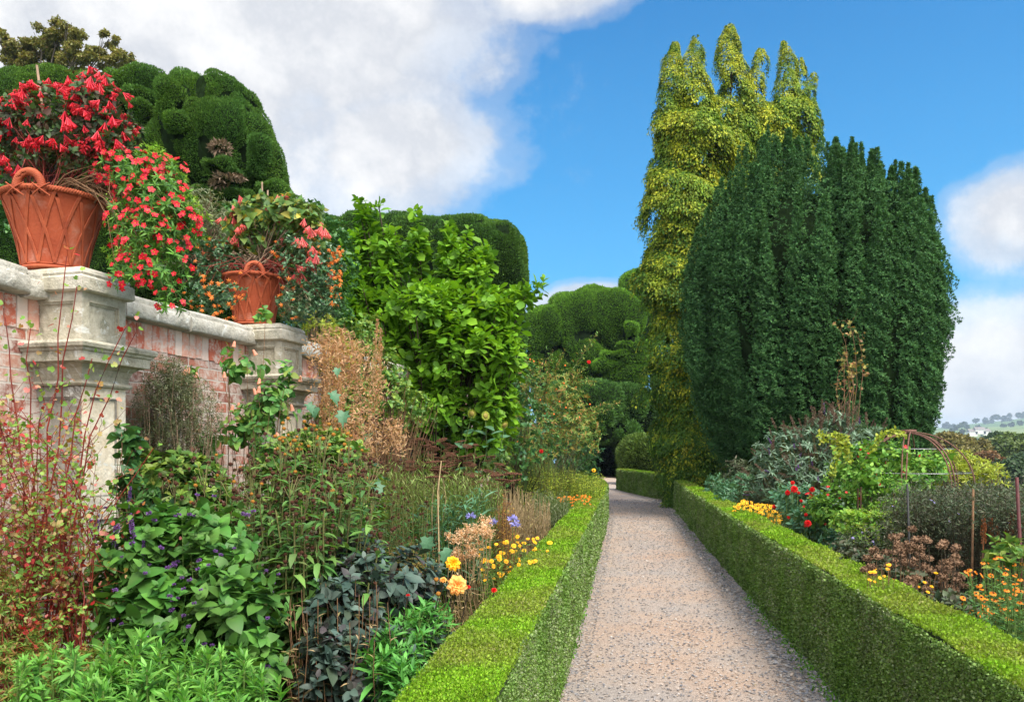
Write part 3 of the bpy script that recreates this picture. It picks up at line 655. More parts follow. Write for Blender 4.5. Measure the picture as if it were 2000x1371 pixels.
topiary('clipped_yew', 'enormous rounded clipped yew with brown hollows towering behind the near pot', [
    (60, 290, 330, 118, 19, 2.2), (150, 275, 170, 110, 18.4, 2.), (90, 520, 330, 240, 19, 2.2), (270, 450, 130, 220, 18.4, 2.), (290, 205, 80, 50, 17.4, 1.2),
    (392, 252, 70, 100, 16.6, 1.2), (440, 262, 62, 104, 16.8, 1.3), (345, 215, 34, 52, 15.6, .7),
    (425, 320, 92, 110, 16.4, 1.5), (478, 270, 48, 70, 16.8, 1.3), (490, 232, 24, 50, 17, 1.), (462, 320, 80, 100, 16.5, 1.6), (500, 340, 44, 70, 16.6, 1.4),
    (380, 360, 90, 120, 16.5, 1.5), (345, 247, 28, 26, 15.0, .4), (440, 338, 38, 18, 15.0, .7), (515, 315, 28, 50, 15.6, .8),
    (282, 195, 34, 20, 16.2, .6), (290, 228, 32, 18, 16.1, .6), (265, 262, 40, 30, 16.1, .6), (310, 355, 60, 80, 16.2, 1.2),
    (455, 400, 70, 26, 15.5, .9), (548, 392, 36, 24, 15.8, 1.), (558, 418, 36, 24, 15.8, .9), (470, 430, 90, 26, 15.6, 1.), (450, 520, 140, 130, 16.8, 1.3), (560, 500, 52, 90, 16.6, 1.2)],
    yew1, 4200, .034, 2.5, 1, disp=.06)
dead = leafmat('browned_yew', [(.16, .10, .06), (.22, .15, .10), (.12, .09, .05)], 2, .4, .1)
topiary('browned_branch', 'patch of browned bare twigs in a hollow of the tall clipped yew', [(425, 290, 22, 14, 14.55, .2)], dead, 1500, .08, 2., 2, cat='dead branches', disp=.05)
topiary('browned_branch', 'strip of grey brown dead twigs under the lowest swelling of the tall yew', [(450, 350, 30, 8, 14.6, .2), (425, 360, 16, 8, 14.7, .15)], dead, 1500, .08, 2., 2, cat='dead branches', disp=.05)
topiary('clipped_yew', 'long dark clipped yew hedge with a squared end, behind the bright green tree', [
    (640, 500, 70, 70, 29, 1.8), (740, 520, 110, 96, 28.6, 1.8), (840, 520, 90, 92, 28, 1.8), (905, 520, 70, 94, 27.5, 1.8), (960, 512, 64, 74, 27.2, 1.7), (985, 522, 46, 76, 27, 1.6),
    (800, 660, 200, 180, 28, 1.8), (950, 700, 80, 240, 27.6, 1.8), (1003, 560, 26, 50, 27.2, 1.3)],
    yew1, 2000, .055, 3.0, 4, disp=.08)
topiary('clipped_yew', 'domed clipped yew with sunlit top above the dark archway', [
    (1165, 672, 100, 110, 50, 2.6), (1190, 640, 78, 70, 49, 2.6), (1062, 650, 46, 56, 48, 2.), (1060, 715, 42, 50, 48.5, 2.), (1120, 640, 56, 70, 48.6, 2.4), (1240, 665, 46, 72, 49.6, 2.),
    (1232, 650, 16, 18, 46, 1.1), (1243, 676, 30, 20, 46, 1.5), (1220, 672, 24, 13, 45.5, 1.), (1200, 692, 26, 13, 45.5, 1.), (1232, 704, 42, 12, 46, 1.2), (1190, 714, 30, 12, 46, 1.2), (1238, 726, 36, 11, 46, 1.2), (1206, 736, 24, 10, 46, 1.), (1244, 748, 24, 9, 46, 1.),
    (1150, 790, 110, 110, 52, 2.), (1130, 700, 50, 60, 48, 2.), (1090, 730, 40, 60, 48, 2.), (1262, 600, 60, 80, 52, 3.)],
    yew2, 800, .09, 2.5, 5, disp=.17)
archyew = leafmat('dark_yew_leaves', [(.04, .11, .02), (.06, .145, .025), (.08, .18, .03)], .6, .4, .15, .55, .2)
# hedge mass with the doorway cut by leaving a gap between its piers
topiary('yew_archway', 'dark clipped yew arch with domes over a black doorway at the end of the path', [
    (1162, 795, 56, 52, 44.5, 2.2), (1095, 820, 45, 70, 45, 2.2), (1218, 790, 42, 42, 46, 2.2), (1172, 822, 28, 44, 43.5, 1.8), (1158, 838, 40, 26, 43.4, 1.8), (1120, 880, 32, 60, 44.5, 2.4), (1228, 880, 26, 62, 45, 2.4), (1175, 812, 60, 42, 46, 2.6), (1190, 850, 60, 18, 45.5, 2.4)],
    archyew, 420, .13, 2.6, 6, disp=.08)
topiary('yew_hedge', 'dark yew hedge seen low between the golden cypress and the Irish yew', [(1290, 860, 50, 100, 50, 1.6), (1350, 870, 80, 110, 47, 2.), (1440, 890, 80, 90, 44, 2.), (1530, 900, 80, 80, 42, 2.)], archyew, 300, .13, 2.6, 6, disp=.08, cat='hedge')
arch = bpy.data.objects['yew_archway']; ox, oy = arch.location.x, arch.location.y
a = local(MB())
for x0, x1, y0, y1, z0, z1 in ((3.2, 4.15, 44.6, 54, -.1, 3.4), (6.05, 7.2, 45.2, 54, -.1, 3.4), (3.2, 7.2, 54, 54.8, -.1, 3.4), (3.2, 7.2, 44.9, 54.7, 2.15, 3.3)): a.box(x0-ox, x1-ox, y0-oy, y1-oy, z0, z1)
a.obj('added_tunnel_walls', yewcore, arch, False)  # closed tunnel added behind the arch to keep its doorway dark
tf = MB(); n = 9000; q = rng.random((n, 3)); sd = rng.integers(0, 4, n)
p = np.where((sd == 0)[:, None], np.c_[np.full(n, 4.15), 44.7+q[:, 1]*9, q[:, 2]*2.2], np.where((sd == 1)[:, None], np.c_[np.full(n, 6.05), 45.2+q[:, 1]*8.8, q[:, 2]*2.2], np.where((sd == 2)[:, None], np.c_[4.1+q[:, 0]*2, np.full(n, 53.9), q[:, 2]*2.2], np.c_[3.3+q[:, 0]*3.8, 44.8+q[:, 1]*.2, 2.15+q[:, 2]*1.1])))
tf.scatter(LONGQ, p, rdir(n), rdir(n), .13*U(.6, 1.3, n), 1.5); tf.obj('added_tunnel_foliage', archyew, arch)
topiary('rounded_shrub', 'rounded green clipped shrub behind the far box hedge', [(1243, 890, 36, 44, 36, 1.7), (1278, 888, 34, 46, 35, 1.6)], leafmat('laurel_leaves', [(.07, .13, .02), (.10, .18, .025), (.13, .19, .035)], 1., .4, .25), 700, .11, 2.2, 6, cat='shrub')

# ------------------------------------------------------------ upright conifers
def spindle(c, r, h, n, wob, seedv):
    """points and normals on a tapering upright column"""
    u = rng.random(n)**.85; ph = U(0, 6.28, n); k = np.sin(np.clip(u*1.05+.12, 0, 1)**.75*math.pi)**.55; k = np.where(u > .5, k, np.maximum(k, .62))
    k = k*(1-.0*u); rr = r*k*(1+.16*np.sin(u*h*5+seedv+ph*2))
    P = c+np.stack([rr*np.cos(ph), rr*np.sin(ph), u*h], 1); Nn = norm(np.stack([np.cos(ph), np.sin(ph), np.full(n, .15)+.6*np.maximum(u-.85, 0)*6], 1))
    return P, Nn
yewd = leafmat('irish_yew_leaves', [(.028, .09, .035), (.048, .13, .045), (.075, .18, .055), (.036, .11, .03), (.11, .22, .07)], .9, .5, .15, .6, .12)
yewbrown = plain('yew_bark', (.16, .075, .04), rough=.9)
def irish_yew():
    D = 18.; base = W(1600, HOR, D); base[2] = 0
    t = thing('irish_yew', 'huge dark green Irish yew with many upright plumes, right of the golden conifer', 'tree', base)
    # silhouette half-widths in pixels by height
    ys = np.array([262, 300, 340, 400, 470, 560, 640, 720, 800, 870, 960]); xl = np.array([1508, 1470, 1432, 1372, 1340, 1322, 1325, 1338, 1362, 1400, 1478]); xr = np.array([1640, 1700, 1760, 1826, 1842, 1862, 1862, 1852, 1842, 1815, 1740])
    core = MB(); rows = []; ys, xl, xr = ys[3:], xl[3:], xr[3:]
    th = np.linspace(0, 2*math.pi, 49)
    for y, a, b in zip(ys, xl, xr):
        cx, cz = W((a+b)/2, y, D)[[0, 2]]; hw = (b-a)/2/F*D*(.82 if y > 600 else .72 if y > 450 else .5)
        rows.append(np.stack([cx+hw*np.cos(th), D+.85*hw*np.sin(th), np.full(49, cz-.12)], 1))
    V = np.array(rows); V[..., :2] += (nz(V.reshape(-1, 3)*[1, 1, .25], 1.6, 2)*.10).reshape(V.shape[:2])[..., None]
    core.grid(V); core.add(np.vstack([V[0].mean(0)-[0, 0, .2], V[0]]), [(0, 1+i, 1+(i+1) % 49) for i in range(49)]); core.obj('branch_mass', yewcore, t); ys = np.r_[262, 300, 340, ys]; xl = np.r_[1508, 1470, 1432, xl]; xr = np.r_[1640, 1700, 1760, xr]
    P = []; Ns = []; zs = EYE+(HOR-ys)/F*D; o_ = np.argsort(zs); zz_ = zs[o_]; CX = ((xl+xr)/2)[o_]; HW = ((xr-xl)/2)[o_]
    zz_ = np.r_[0, zz_]; CX = np.r_[1605, CX]; HW = np.r_[100, HW]
    HWt = HW.copy(); HWt[-4:] = [240, 236, 232, 230]; CXt = CX.copy(); CXt[-4:] = 1598
    top = lambda x: np.interp(x, [1330, 1350, 1372, 1420, 1470, 1510, 1540, 1585, 1640, 1690, 1725, 1760, 1800, 1830, 1860], [560, 450, 400, 345, 300, 256, 262, 272, 275, 330, 318, 335, 372, 410, 560])
    for i in range(385):
        rx_ = rng.normal()*.05
        if i < 120: th_ = U(0, 6.28, 1)[0]; f = rng.random()**.5*.93
        else: k_ = (i-120) % 44; th_ = k_/44*6.283+rng.normal()*.022+.05*math.sin(k_*2.3); f = U(.95, 1.02, 1)[0]
        side = math.cos(th_); front = math.sin(th_); tier = 0 if i < 120 else (i-120)//44
        xt = 1588+f*side*226; yt = top(xt)+(U(-14, 10, 1)[0] if i < 70 else U(0, 40, 1)[0])
        if i >= 120: yt += 25+(abs(front)**1.3)*70+(tier*118+U(-45, 45, 1)[0])
        if yt > 830: continue
        Yp = D+(HW.max()/F*D*.9)*.85*f*front; z1 = EYE+(HOR-yt)/F*Yp; h = min(U(2.2, 3.6, 1)[0], z1-.1); rr = U(.14, .26, 1)[0]
        n = int(h*rr*1650*(1. if front < .2 else .35)); u = rng.random(n); z = z1-h+h*u; ph = U(0, 6.28, n)
        tap = np.minimum(1, (1-u)*h/1.3+.05)**.85*np.minimum(1, u*h/.5+.3)*(1+.14*np.sin(z*8+i)+.24*np.sin(z*17+ph*3+i))
        hwz = np.interp(z, zz_, HWt)/F*D*np.interp(z, [5., 7.5], [.85, .93]); cxz = (np.interp(z, zz_, CXt)-1008)/F*D
        Q = np.stack([cxz+hwz*f*side+rx_*(z-z1)+rr*tap*np.cos(ph), D+hwz*.85*f*front+rr*tap*np.sin(ph), z], 1)
        P.append(Q); Ns.append(np.stack([np.cos(ph), np.sin(ph), 0*ph], 1))
    n = 7000; z = U(.3, EYE+(HOR-400)/F*D, n); a = U(0, 6.28, n); a = np.where((np.sin(a) > 0) & (rng.random(n) < .6), -a, a); q = np.interp(z, zz_, HW)/F*D*(.80+.05*nz(np.c_[a*3, z*.6, 0*z], 1.5, 2)); cx = (np.interp(z, zz_, CX)-1000)/F*D
    P.append(np.stack([cx+q*np.cos(a), D+q*.85*np.sin(a), z], 1)); Ns.append(np.stack([np.cos(a), np.sin(a), 0*a], 1))
    P = np.concatenate(P); Nn = np.concatenate(Ns); n = len(P); m = 8
    A = norm(Nn*.8+rdir(n)*.35+np.array([0, 0, .75])); T_, Dr, N2, S2 = rosette(P, A, m, U(.045, .075, n), .1, 1.3, .03)
    MB().scatter(T_quad(.17), T_, Dr, N2, S2, 1.2).obj('foliage', yewd, t)
    tr = MB(); q = 26; a = U(0, 6.28, q); L = []
    for k in range(q):
        b = base+np.array([math.cos(a[k])*.35, math.sin(a[k])*.35, 0]); e = base+np.array([math.cos(a[k])*2.1, math.sin(a[k])*2.0, 3.4]); L.append([b, b*.6+e*.4+[0, 0, .3], e])
    tr.tubes(np.array(L), .09, .03, 6); tr.obj('trunk', yewbrown, t)
irish_yew()

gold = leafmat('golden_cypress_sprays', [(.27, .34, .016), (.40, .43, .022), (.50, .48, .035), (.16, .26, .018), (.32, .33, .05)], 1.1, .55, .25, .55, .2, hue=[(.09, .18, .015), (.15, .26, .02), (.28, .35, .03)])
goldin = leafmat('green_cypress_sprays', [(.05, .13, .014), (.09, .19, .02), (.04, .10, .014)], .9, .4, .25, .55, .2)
def golden_cypress():
    D = 22.; base = W(1350, HOR, D); base[2] = 0
    t = thing('golden_cypress', 'tall golden yellow weeping cypress with several ragged tops beside the path', 'tree', base)
    P = []; Ns = []; G = []
    def column(x0, y0, x1, y1, w0, w1, d, n, wt=.15, droop=1.):
        """column from foot (x0,y0) to tip (x1,y1); widths in pixels"""
        a, b = W(x0, y0, d), W(x1, y1, d); u = rng.random(n)**.9; ph = U(0, 6.28, n); k = n and np.where(rng.random(n) < .6, (np.sin(ph) > 0), False); ph = np.where(k, -ph, ph)
        ww = (w0+(w1-w0)*u)*np.minimum(1, (1-u)*(1/min(wt, .14))+.12)**.5/F*d/2; hh_ = (b-a)[2]*u; s_ = 1+.34*np.sin(hh_*3.4+x0*1.7+ph*1.)+.22*np.sin(hh_*7.7+x0+ph*3)
        # tiers of drooping branches
        ww = ww*.8; G.append(np.clip(ww*.6+.05, .09, .32)*U(.7, 1.4, n)); P.append(a+(b-a)*u[:, None]+np.stack([ww*s_*np.cos(ph)+.10*np.sin(hh_*2.1+x0), ww*s_*np.sin(ph), np.zeros(n)], 1)); Ns.append(np.stack([np.cos(ph), np.sin(ph), np.zeros(n)], 1))
    column(1352, 985, 1335, 690, 96, 112, 22, 2600, .05); column(1378, 965, 1340, 760, 80, 56, 21.5, 900, .3)
    column(1330, 780, 1330, 380, 125, 140, 22, 3600, .05); column(1350, 560, 1345, 215, 150, 120, 22, 3000, .15)
    column(1395, 480, 1388, 195, 120, 70, 22.6, 1800, .2); column(1440, 470, 1440, 160, 110, 70, 23, 1700, .15); column(1500, 470, 1500, 205, 110, 84, 23, 1700, .2); column(1545, 400, 1550, 190, 90, 70, 23, 1000, .15)
    column(1320, 330, 1311, 86, 80, 20, 22, 1200, .3); column(1358, 300, 1354, 66, 100, 20, 22, 1100, .45); column(1424, 300, 1430, 52, 74, 30, 22.6, 1300, .35)
    column(1478, 300, 1478, 98, 64, 20, 22.8, 800, .35); column(1536, 300, 1532, 84, 62, 22, 23, 900, .35); column(1562, 290, 1560, 116, 36, 14, 23, 400, .4); column(1585, 300, 1588, 145, 34, 16, 23, 450, .3)
    column(1318, 940, 1290, 520, 44, 40, 22.2, 1300, .1); column(1300, 600, 1300, 250, 70, 50, 22, 1200, .1); column(1322, 1004, 1325, 900, 36, 60, 21.6, 300, .3)
    P = np.concatenate(P); Nn = np.concatenate(Ns); G = np.concatenate(G); k = (P[:, 2] > .02) & (nz(P*[1, 1, .8], 2.6, 4)+.5*nz(P, 6., 1) > np.interp(P[:, 2], [6, 11], [-.58, -.46])); P = P[k]; Nn = Nn[k]; G = G[k]; n = len(P)
    # every point is a branchlet end: a drooping fan of spray leaves
    m = 30; s = rng.random((n, m)); sp = U(-.5, .5, (n, m)); ax = norm(Nn+rdir(n)*.45); side = norm(np.cross(ax, [0, 0, 1.]))
    ln = G[:, None]
    Q = P[:, None]+ax[:, None]*(ln*s*(1-.35*s))[..., None]+side[:, None]*(ln*sp*.8*(.35+s))[..., None]+np.array([0, 0, 1.])*(-ln*s*s*.95+.05)[..., None]
    Dr = norm(ax[:, None]*.55+side[:, None]*sp[..., None]*1.3+np.array([0, 0, -1.])*(.2+s[..., None]*1.1)+rng.normal(size=(n, m, 3))*.25)
    Q = Q.reshape(-1, 3); Dr = Dr.reshape(-1, 3); outer = np.repeat(rng.random(n) < np.interp(P[:, 2]+(P[:, 0]-4.6)*2.2, [0, 8], [.25, .80]), m); kz = (s > .22).ravel() & outer; nn = norm(np.repeat(ax, m, 0)*.6+[0, 0, 1]+rng.normal(size=Q.shape)*.3)  # gold towards the lit top right, green lower left: light put into colour
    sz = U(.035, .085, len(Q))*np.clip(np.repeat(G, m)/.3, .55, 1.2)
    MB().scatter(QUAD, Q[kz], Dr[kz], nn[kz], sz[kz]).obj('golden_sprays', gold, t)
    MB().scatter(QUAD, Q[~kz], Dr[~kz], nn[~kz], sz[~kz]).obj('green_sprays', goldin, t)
    tr = MB()
    for xa, ya, xb, yb, d, r in ((1335, 960, 1335, 400, 22, .2), (1340, 420, 1354, 120, 22, .07), (1345, 600, 1425, 250, 22.4, .08), (1425, 250, 1430, 110, 22.6, .03), (1470, 420, 1478, 150, 22.8, .05), (1515, 420, 1532, 140, 23, .06), (1560, 420, 1585, 200, 23, .04), (1335, 450, 1312, 100, 22, .06)):
        a, b = W(xa, ya, d), W(xb, yb, d); tr.tubes(np.stack([a, a*.5+b*.5+[0, 0, .05], b]), r, r*.4, 7)
    tr.obj('trunk', yewbrown, t)
golden_cypress()

# ------------------------------------------------------------ valley wood, hillside trees, farm
woodm = [leafmat('wood_leaves', [(.06, .10, .025), (.10, .15, .035), (.13, .17, .04)], .25, .5, .2), leafmat('autumn_leaves', [(.14, .13, .03), (.20, .16, .045), (.12, .12, .03)], .25, .5, .2), leafmat('russet_leaves', [(.18, .085, .03), (.14, .09, .035)], .25, .5, .2), leafmat('dark_wood_leaves', [(.03, .06, .02), (.045, .08, .028)], .25, .5, .2)]
bark = plain('grey_bark', (.13, .11, .085), rough=.9)
def broad_tree(name, label, px, py, wpx, hpx, d, lm, base_z=None, n=5000, leaf=.35, group=None, lobes=9, trunk=True, cat='tree'):
    c = W(px, py, d); rw, rh = wpx/2/F*d, hpx/2/F*d; bz = base_z if base_z is not None else gz(c[0], c[1])
    t = thing(name, label, cat, (c[0], c[1], bz), 0, group); P = []
    for k in range(lobes):
        o = rdir(1)[0]*[.62, .6, .6]; cc = c+o*[rw, rw, rh]; rr = np.array([rw, rw, rh])*U(.35, .55, 1)[0]; m = n//lobes
        d_ = rdir(m); d_[:, 2] = np.where(d_[:, 2] < -.5, -d_[:, 2], d_[:, 2]); P.append(cc+d_*rr*(rng.random(m)**.4)[:, None])
    P = np.concatenate(P); nn = norm(P-c); m = len(P)
    MB().scatter(DIA, P, rdir(m)+nn*.5, rdir(m)*.8+nn+[0, 0, .5], leaf*U(.5, 1.2, m)).obj('crown', lm, t)
    if trunk:
        tr = MB(); b = np.array([c[0], c[1], bz]); q = 7; L = np.array([[b, b*.5+c*.5, c+rdir(1)[0]*[rw, rw, rh]*.6] for _ in range(q)]); tr.tubes(L, rw*.06, rw*.02, 6); tr.obj('trunk', bark, t)
    return t
KN = ['green bushy tree', 'olive autumn tree', 'russet tree', 'dark green tree']
wl_ = ['mid green bushy tree in the valley wood', 'olive and ochre autumn tree in the valley wood', 'russet brown tree in the valley wood', 'dark green tree in the valley wood']
vl = ['directly right of the Irish yew', 'second right of the Irish yew on the skyline', 'alone among greener crowns', 'under the dark skyline tree', 'cut by the right picture edge on the skyline', 'in front of the olive autumn trees', 'low behind the yellow green bush', 'in front of the russet tree near the edge', 'at the right picture edge above the border',
 'highest on the skyline against the far fields', 'on the skyline right of the darkest one', 'behind the iron arch on the right', 'behind the tops of the asters', 'behind the asters at the right picture edge', 'beyond the right picture edge, upper', 'beyond the right picture edge, lower', 'hidden close behind the Irish yew', 'low behind the yew foot']
for px, py, wpx, hpx, d, k in ((1850, 880, 70, 60, 95, 1), (1890, 885, 75, 62, 100, 1), (1935, 905, 60, 40, 88, 2), (1965, 880, 70, 56, 105, 0), (2010, 882, 80, 60, 110, 0), (1905, 930, 90, 60, 80, 0), (1860, 915, 70, 60, 84, 0), (1965, 935, 80, 70, 78, 3), (2015, 920, 80, 70, 82, 3), (1945, 860, 44, 22, 150, 3), (1990, 862, 50, 24, 160, 0),
                           (1830, 960, 90, 90, 70, 0), (1900, 985, 100, 90, 66, 3), (1980, 990, 110, 90, 66, 0), (2060, 900, 110, 90, 100, 0), (2070, 990, 110, 100, 70, 3), (1815, 885, 50, 50, 120, 0), (1750, 950, 110, 90, 70, 3)):
    broad_tree('valley_tree', KN[k]+' of the wood, '+vl.pop(0), px, py, wpx*1.15, hpx*1.15, d, woodm[k], n=6500, leaf=.0045*d, group='trees of the valley wood', lobes=16)
hill_m = woodm[3]; hb = [(1850, 818, 14), (1862, 812, 9), (1885, 822, 8), (1908, 812, 14), (1926, 815, 10), (1935, 822, 9), (1945, 818, 18), (1928, 826, 12), (1958, 808, 14), (1972, 806, 16), (1986, 804, 18), (1998, 802, 16), (1862, 846, 12), (1872, 842, 16), (1884, 840, 18), (1880, 850, 12), (1930, 848, 12), (1922, 853, 10), (1975, 834, 9), (1992, 832, 10), (1960, 836, 8), (1910, 836, 10), (1848, 826, 12)]
ORD = ['leftmost', 'second from left', 'third from left', 'fourth from left', 'fifth from left', 'sixth from left', 'seventh from left', 'eighth from left', 'ninth from left', 'tenth from left', 'eleventh from left']
band = lambda y: 0 if y < 811 else (1 if y > 828 else 2)
for px, py, wp in hb:
    rk = ORD[sorted(q[0] for q in hb if band(q[1]) == band(py)).index(px)]
    # drop each tree on to the hillside along its sight line
    dd = np.linspace(800, 3200, 400); zz_ = EYE+(HOR-py)/F*dd; hh = hz((px-1000)/F*dd, dd); k = np.argmax(hh >= zz_) if (hh >= zz_).any() else 250; d = dd[k]; X_ = (px-1000)/F*d
    pyc = HOR-(hh[k]-EYE)/d*F-wp*.45
    kl = 0 if py < 811 else (1 if py > 828 else 2)
    broad_tree('hillside_tree', rk+[' of the hazy trees on the skyline of the far hill', ' of the hazy trees round the farm on the far hillside', ' of the hazy trees in the upper fields of the hillside'][kl], px, pyc, wp, wp*.9, d, hill_m, base_z=hh[k]-3, n=420, leaf=.0022*d, group=['skyline trees of the far hill', 'trees round the far farm', 'trees in the upper far fields'][kl], lobes=4, trunk=False)
hw_ = plain('white_render_wall', (.75, .73, .70)); roofm = plain('slate_roof', (.25, .22, .21))
for px, py, wv, lab in ((1898, 846, 8, 'small white farmhouse on the hillside, left of the barns'), (1912, 842, 10, 'long white farm building on the far hillside'), (1925, 845, 7, 'small pale barn on the far hillside, rightmost of the farm')):
    d = 1050.; c = W(px, py, d); hh = float(hz(c[0], c[1])); s_ = wv/F*d; t = thing('farm_building', lab, 'farmhouse', (c[0], c[1], hh))
    z = max(hh, c[2]-2)-2
    MB().box(c[0]-s_, c[0]+s_, d-4, d+4, z, z+6).obj('wall', hw_, t, False)
    MB().add([(c[0]-s_-.4, d-4.5, z+6), (c[0]+s_+.4, d-4.5, z+6), (c[0]+s_+.4, d+4.5, z+6), (c[0]-s_-.4, d+4.5, z+6), (c[0]-s_, d, z+9.5), (c[0]+s_, d, z+9.5)], [(0, 1, 5), (0, 5, 4), (2, 3, 4), (2, 4, 5), (0, 4, 3), (1, 2, 5), (0, 3, 2), (0, 2, 1)]).obj('roof', roofm, t, False)

oak = leafmat('oak_leaves', [(.20, .22, .05), (.27, .25, .07), (.16, .19, .05), (.28, .20, .08)], .5, .5, .3)
def limb_tree(name, label, foot, d, puffs, lm, leaf, n, barkm, cat='tree', bz=0.):
    b = W(foot[0], foot[1], d); t = thing(name, label, cat, (b[0], b[1], bz)); tr = MB(); P = []
    for px, py, r in puffs:
        c = W(px, py, d)+[0, rng.normal()*.8, 0]; rr = r/F*d; mid = b*.45+c*.55-[0, 0, .4]
        tr.tubes(np.stack([np.array([b[0], b[1], bz]), b, mid, c]), .10, .02, 6)
        e = c+rdir(6)*rr*.75; tr.tubes(np.stack([np.repeat(mid[None], 6, 0), np.repeat((c*.7+mid*.3)[None], 6, 0), e], 1), .035, .01, 4)
        for q in range(11):
            o = rdir(1)[0]; m = int(n*rr*rr/11); k = rdir(m); P.append(c+o*rr*[.7, .7, .55]+k*rr*.36*(rng.random(m)**.4)[:, None]*[1, 1, .7])
    tr.obj('trunk', barkm, t); P = np.concatenate(P); m = len(P)
    MB().scatter(DIA, P, rdir(m), rdir(m)+[0, 0, 1.2], leaf*U(.5, 1.2, m)).obj('crown', lm, t); return t
limb_tree('oak_tree', 'olive brown tree with open crown showing above the hedge line at far left', (60, 260), 34, [(20, 95, 32), (-25, 100, 45), (60, 84, 28), (90, 78, 30), (120, 66, 30), (150, 80, 30), (75, 112, 36), (30, 122, 36), (120, 105, 36), (212, 76, 20), (225, 96, 20), (200, 124, 26), (235, 124, 24), (262, 130, 14), (165, 118, 26), (45, 100, 30), (140, 125, 30), (5, 75, 20), (170, 95, 18)], oak, .11, 5200, bark, bz=3)

# ------------------------------------------------------------ planting: materials
lm_mag = leafmat('magnolia_leaves', [(.10, .25, .012), (.15, .33, .016), (.22, .42, .02), (.12, .28, .02)], 1.2, .35, .35, .5, .25, hue=[(.07, .18, .015), (.11, .26, .02), (.19, .37, .025)])
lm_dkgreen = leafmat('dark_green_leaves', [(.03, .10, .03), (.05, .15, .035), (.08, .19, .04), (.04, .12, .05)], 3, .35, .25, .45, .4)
lm_mint = leafmat('agastache_leaves', [(.038, .14, .022), (.065, .20, .028), (.105, .27, .038), (.05, .16, .035)], 5, .45, .25, .5, .35, hue=[(.06, .15, .025), (.10, .20, .04), (.04, .13, .02)])
lm_hel = leafmat('helenium_leaves', [(.06, .17, .035), (.10, .24, .05), (.17, .31, .07), (.08, .20, .06), (.17, .20, .07)], 2.5, .35, .3, .5, .35)
lm_euph = leafmat('euphorbia_leaves', [(.09, .27, .04), (.15, .39, .06), (.23, .47, .09), (.07, .22, .045)], 6, .5, .35, .5, .3)
lm_berb = leafmat('barberry_leaves', [(.45, .03, .03), (.60, .20, .18), (.35, .06, .03), (.18, .34, .05), (.28, .46, .08), (.34, .50, .12), (.20, .38, .07), (.60, .22, .05)], 4, .2, .4, .5, .3, hue=[(.20, .36, .06), (.28, .44, .09), (.50, .06, .06), (.16, .32, .05), (.58, .20, .18), (.13, .27, .05), (.13, .27, .05)], interp='CONSTANT')
lm_redgreen = leafmat('reddish_fine_leaves', [(.10, .24, .03), (.16, .30, .04), (.26, .14, .04), (.10, .22, .03), (.14, .26, .05), (.32, .10, .05)], 3, .3, .3)
lm_grey = leafmat('grey_feathery_leaves', [(.15, .18, .09), (.22, .24, .13), (.12, .16, .08), (.25, .23, .14)], 4, .3, .2)
lm_light = leafmat('light_green_leaves', [(.13, .30, .04), (.20, .40, .05), (.28, .45, .07), (.35, .42, .06)], 2, .3, .35)
lm_mixed = leafmat('mixed_border_leaves', [(.06, .16, .03), (.10, .22, .04), (.17, .30, .05), (.26, .34, .06), (.07, .15, .05)], 1.8, .4, .3, .5, .35)
lm_glauc = leafmat('blue_green_leaves', [(.05, .15, .07), (.085, .21, .11), (.13, .26, .15), (.06, .17, .06)], 3, .3, .25, .45, .4)
lm_dahlia = leafmat('dark_dahlia_leaves', [(.035, .065, .05), (.06, .10, .08), (.09, .14, .11), (.05, .035, .04), (.05, .10, .05)], 4, .35, .1, .5, .28)
lm_grass = leafmat('grassy_stems', [(.16, .26, .05), (.24, .33, .08), (.12, .22, .05), (.33, .35, .12)], 2, .3, .3)
lm_straw = leafmat('straw_leaves', [(.42, .30, .15), (.50, .38, .20), (.30, .20, .10), (.35, .32, .12), (.22, .13, .07)], 3, .3, .25)
lm_yel = leafmat('yellow_green_leaves', [(.30, .38, .04), (.40, .46, .06), (.22, .32, .04), (.46, .44, .07)], 2, .3, .35)
lm_dust = leafmat('dusky_aster_leaves', [(.04, .075, .035), (.07, .10, .05), (.11, .14, .07), (.06, .06, .04), (.14, .13, .08)], 4, .35, .2)
lm_budd = leafmat('buddleja_leaves', [(.07, .14, .07), (.12, .20, .12), (.20, .28, .20), (.05, .11, .05)], 3, .35, .2)
lm_plume = leafmat('tan_plume', [(.56, .36, .20), (.46, .27, .15), (.62, .44, .26), (.50, .24, .16)], 6, .2, .45, .8, .1)
lm_spike = leafmat('brown_spikes', [(.13, .085, .06), (.20, .14, .10), (.09, .06, .04)], 6, .2, .1, .8, .1)
st_green = plain('green_stem', (.12, .20, .04), rough=.6); st_red = plain('red_brown_twig', (.26, .035, .022), (.12, .022, .016), 12, .5)
st_dark = plain('dark_stem', (.07, .05, .03), rough=.7); st_tan = plain('tan_stem', (.40, .29, .15), rough=.8); st_brown = plain('brown_stem', (.22, .12, .06), rough=.8); st_cane = plain('cane', (.30, .20, .13), rough=.7)
st_olive = plain('olive_stem', (.16, .17, .05), (.09, .07, .03), 8, .7)
p_red = leafmat('crimson_petal', [(.36, .003, .01), (.56, .006, .015), (.64, .02, .05)], 9, .35, .25, .5, .3); p_coral = leafmat('coral_trumpet', [(.45, .008, .02), (.68, .02, .045), (.80, .10, .13), (.62, .015, .04)], 9, .35, .3, .5, .3); p_yel = petal('golden_petal', (.90, .42, .01), (.95, .55, .02), .3)
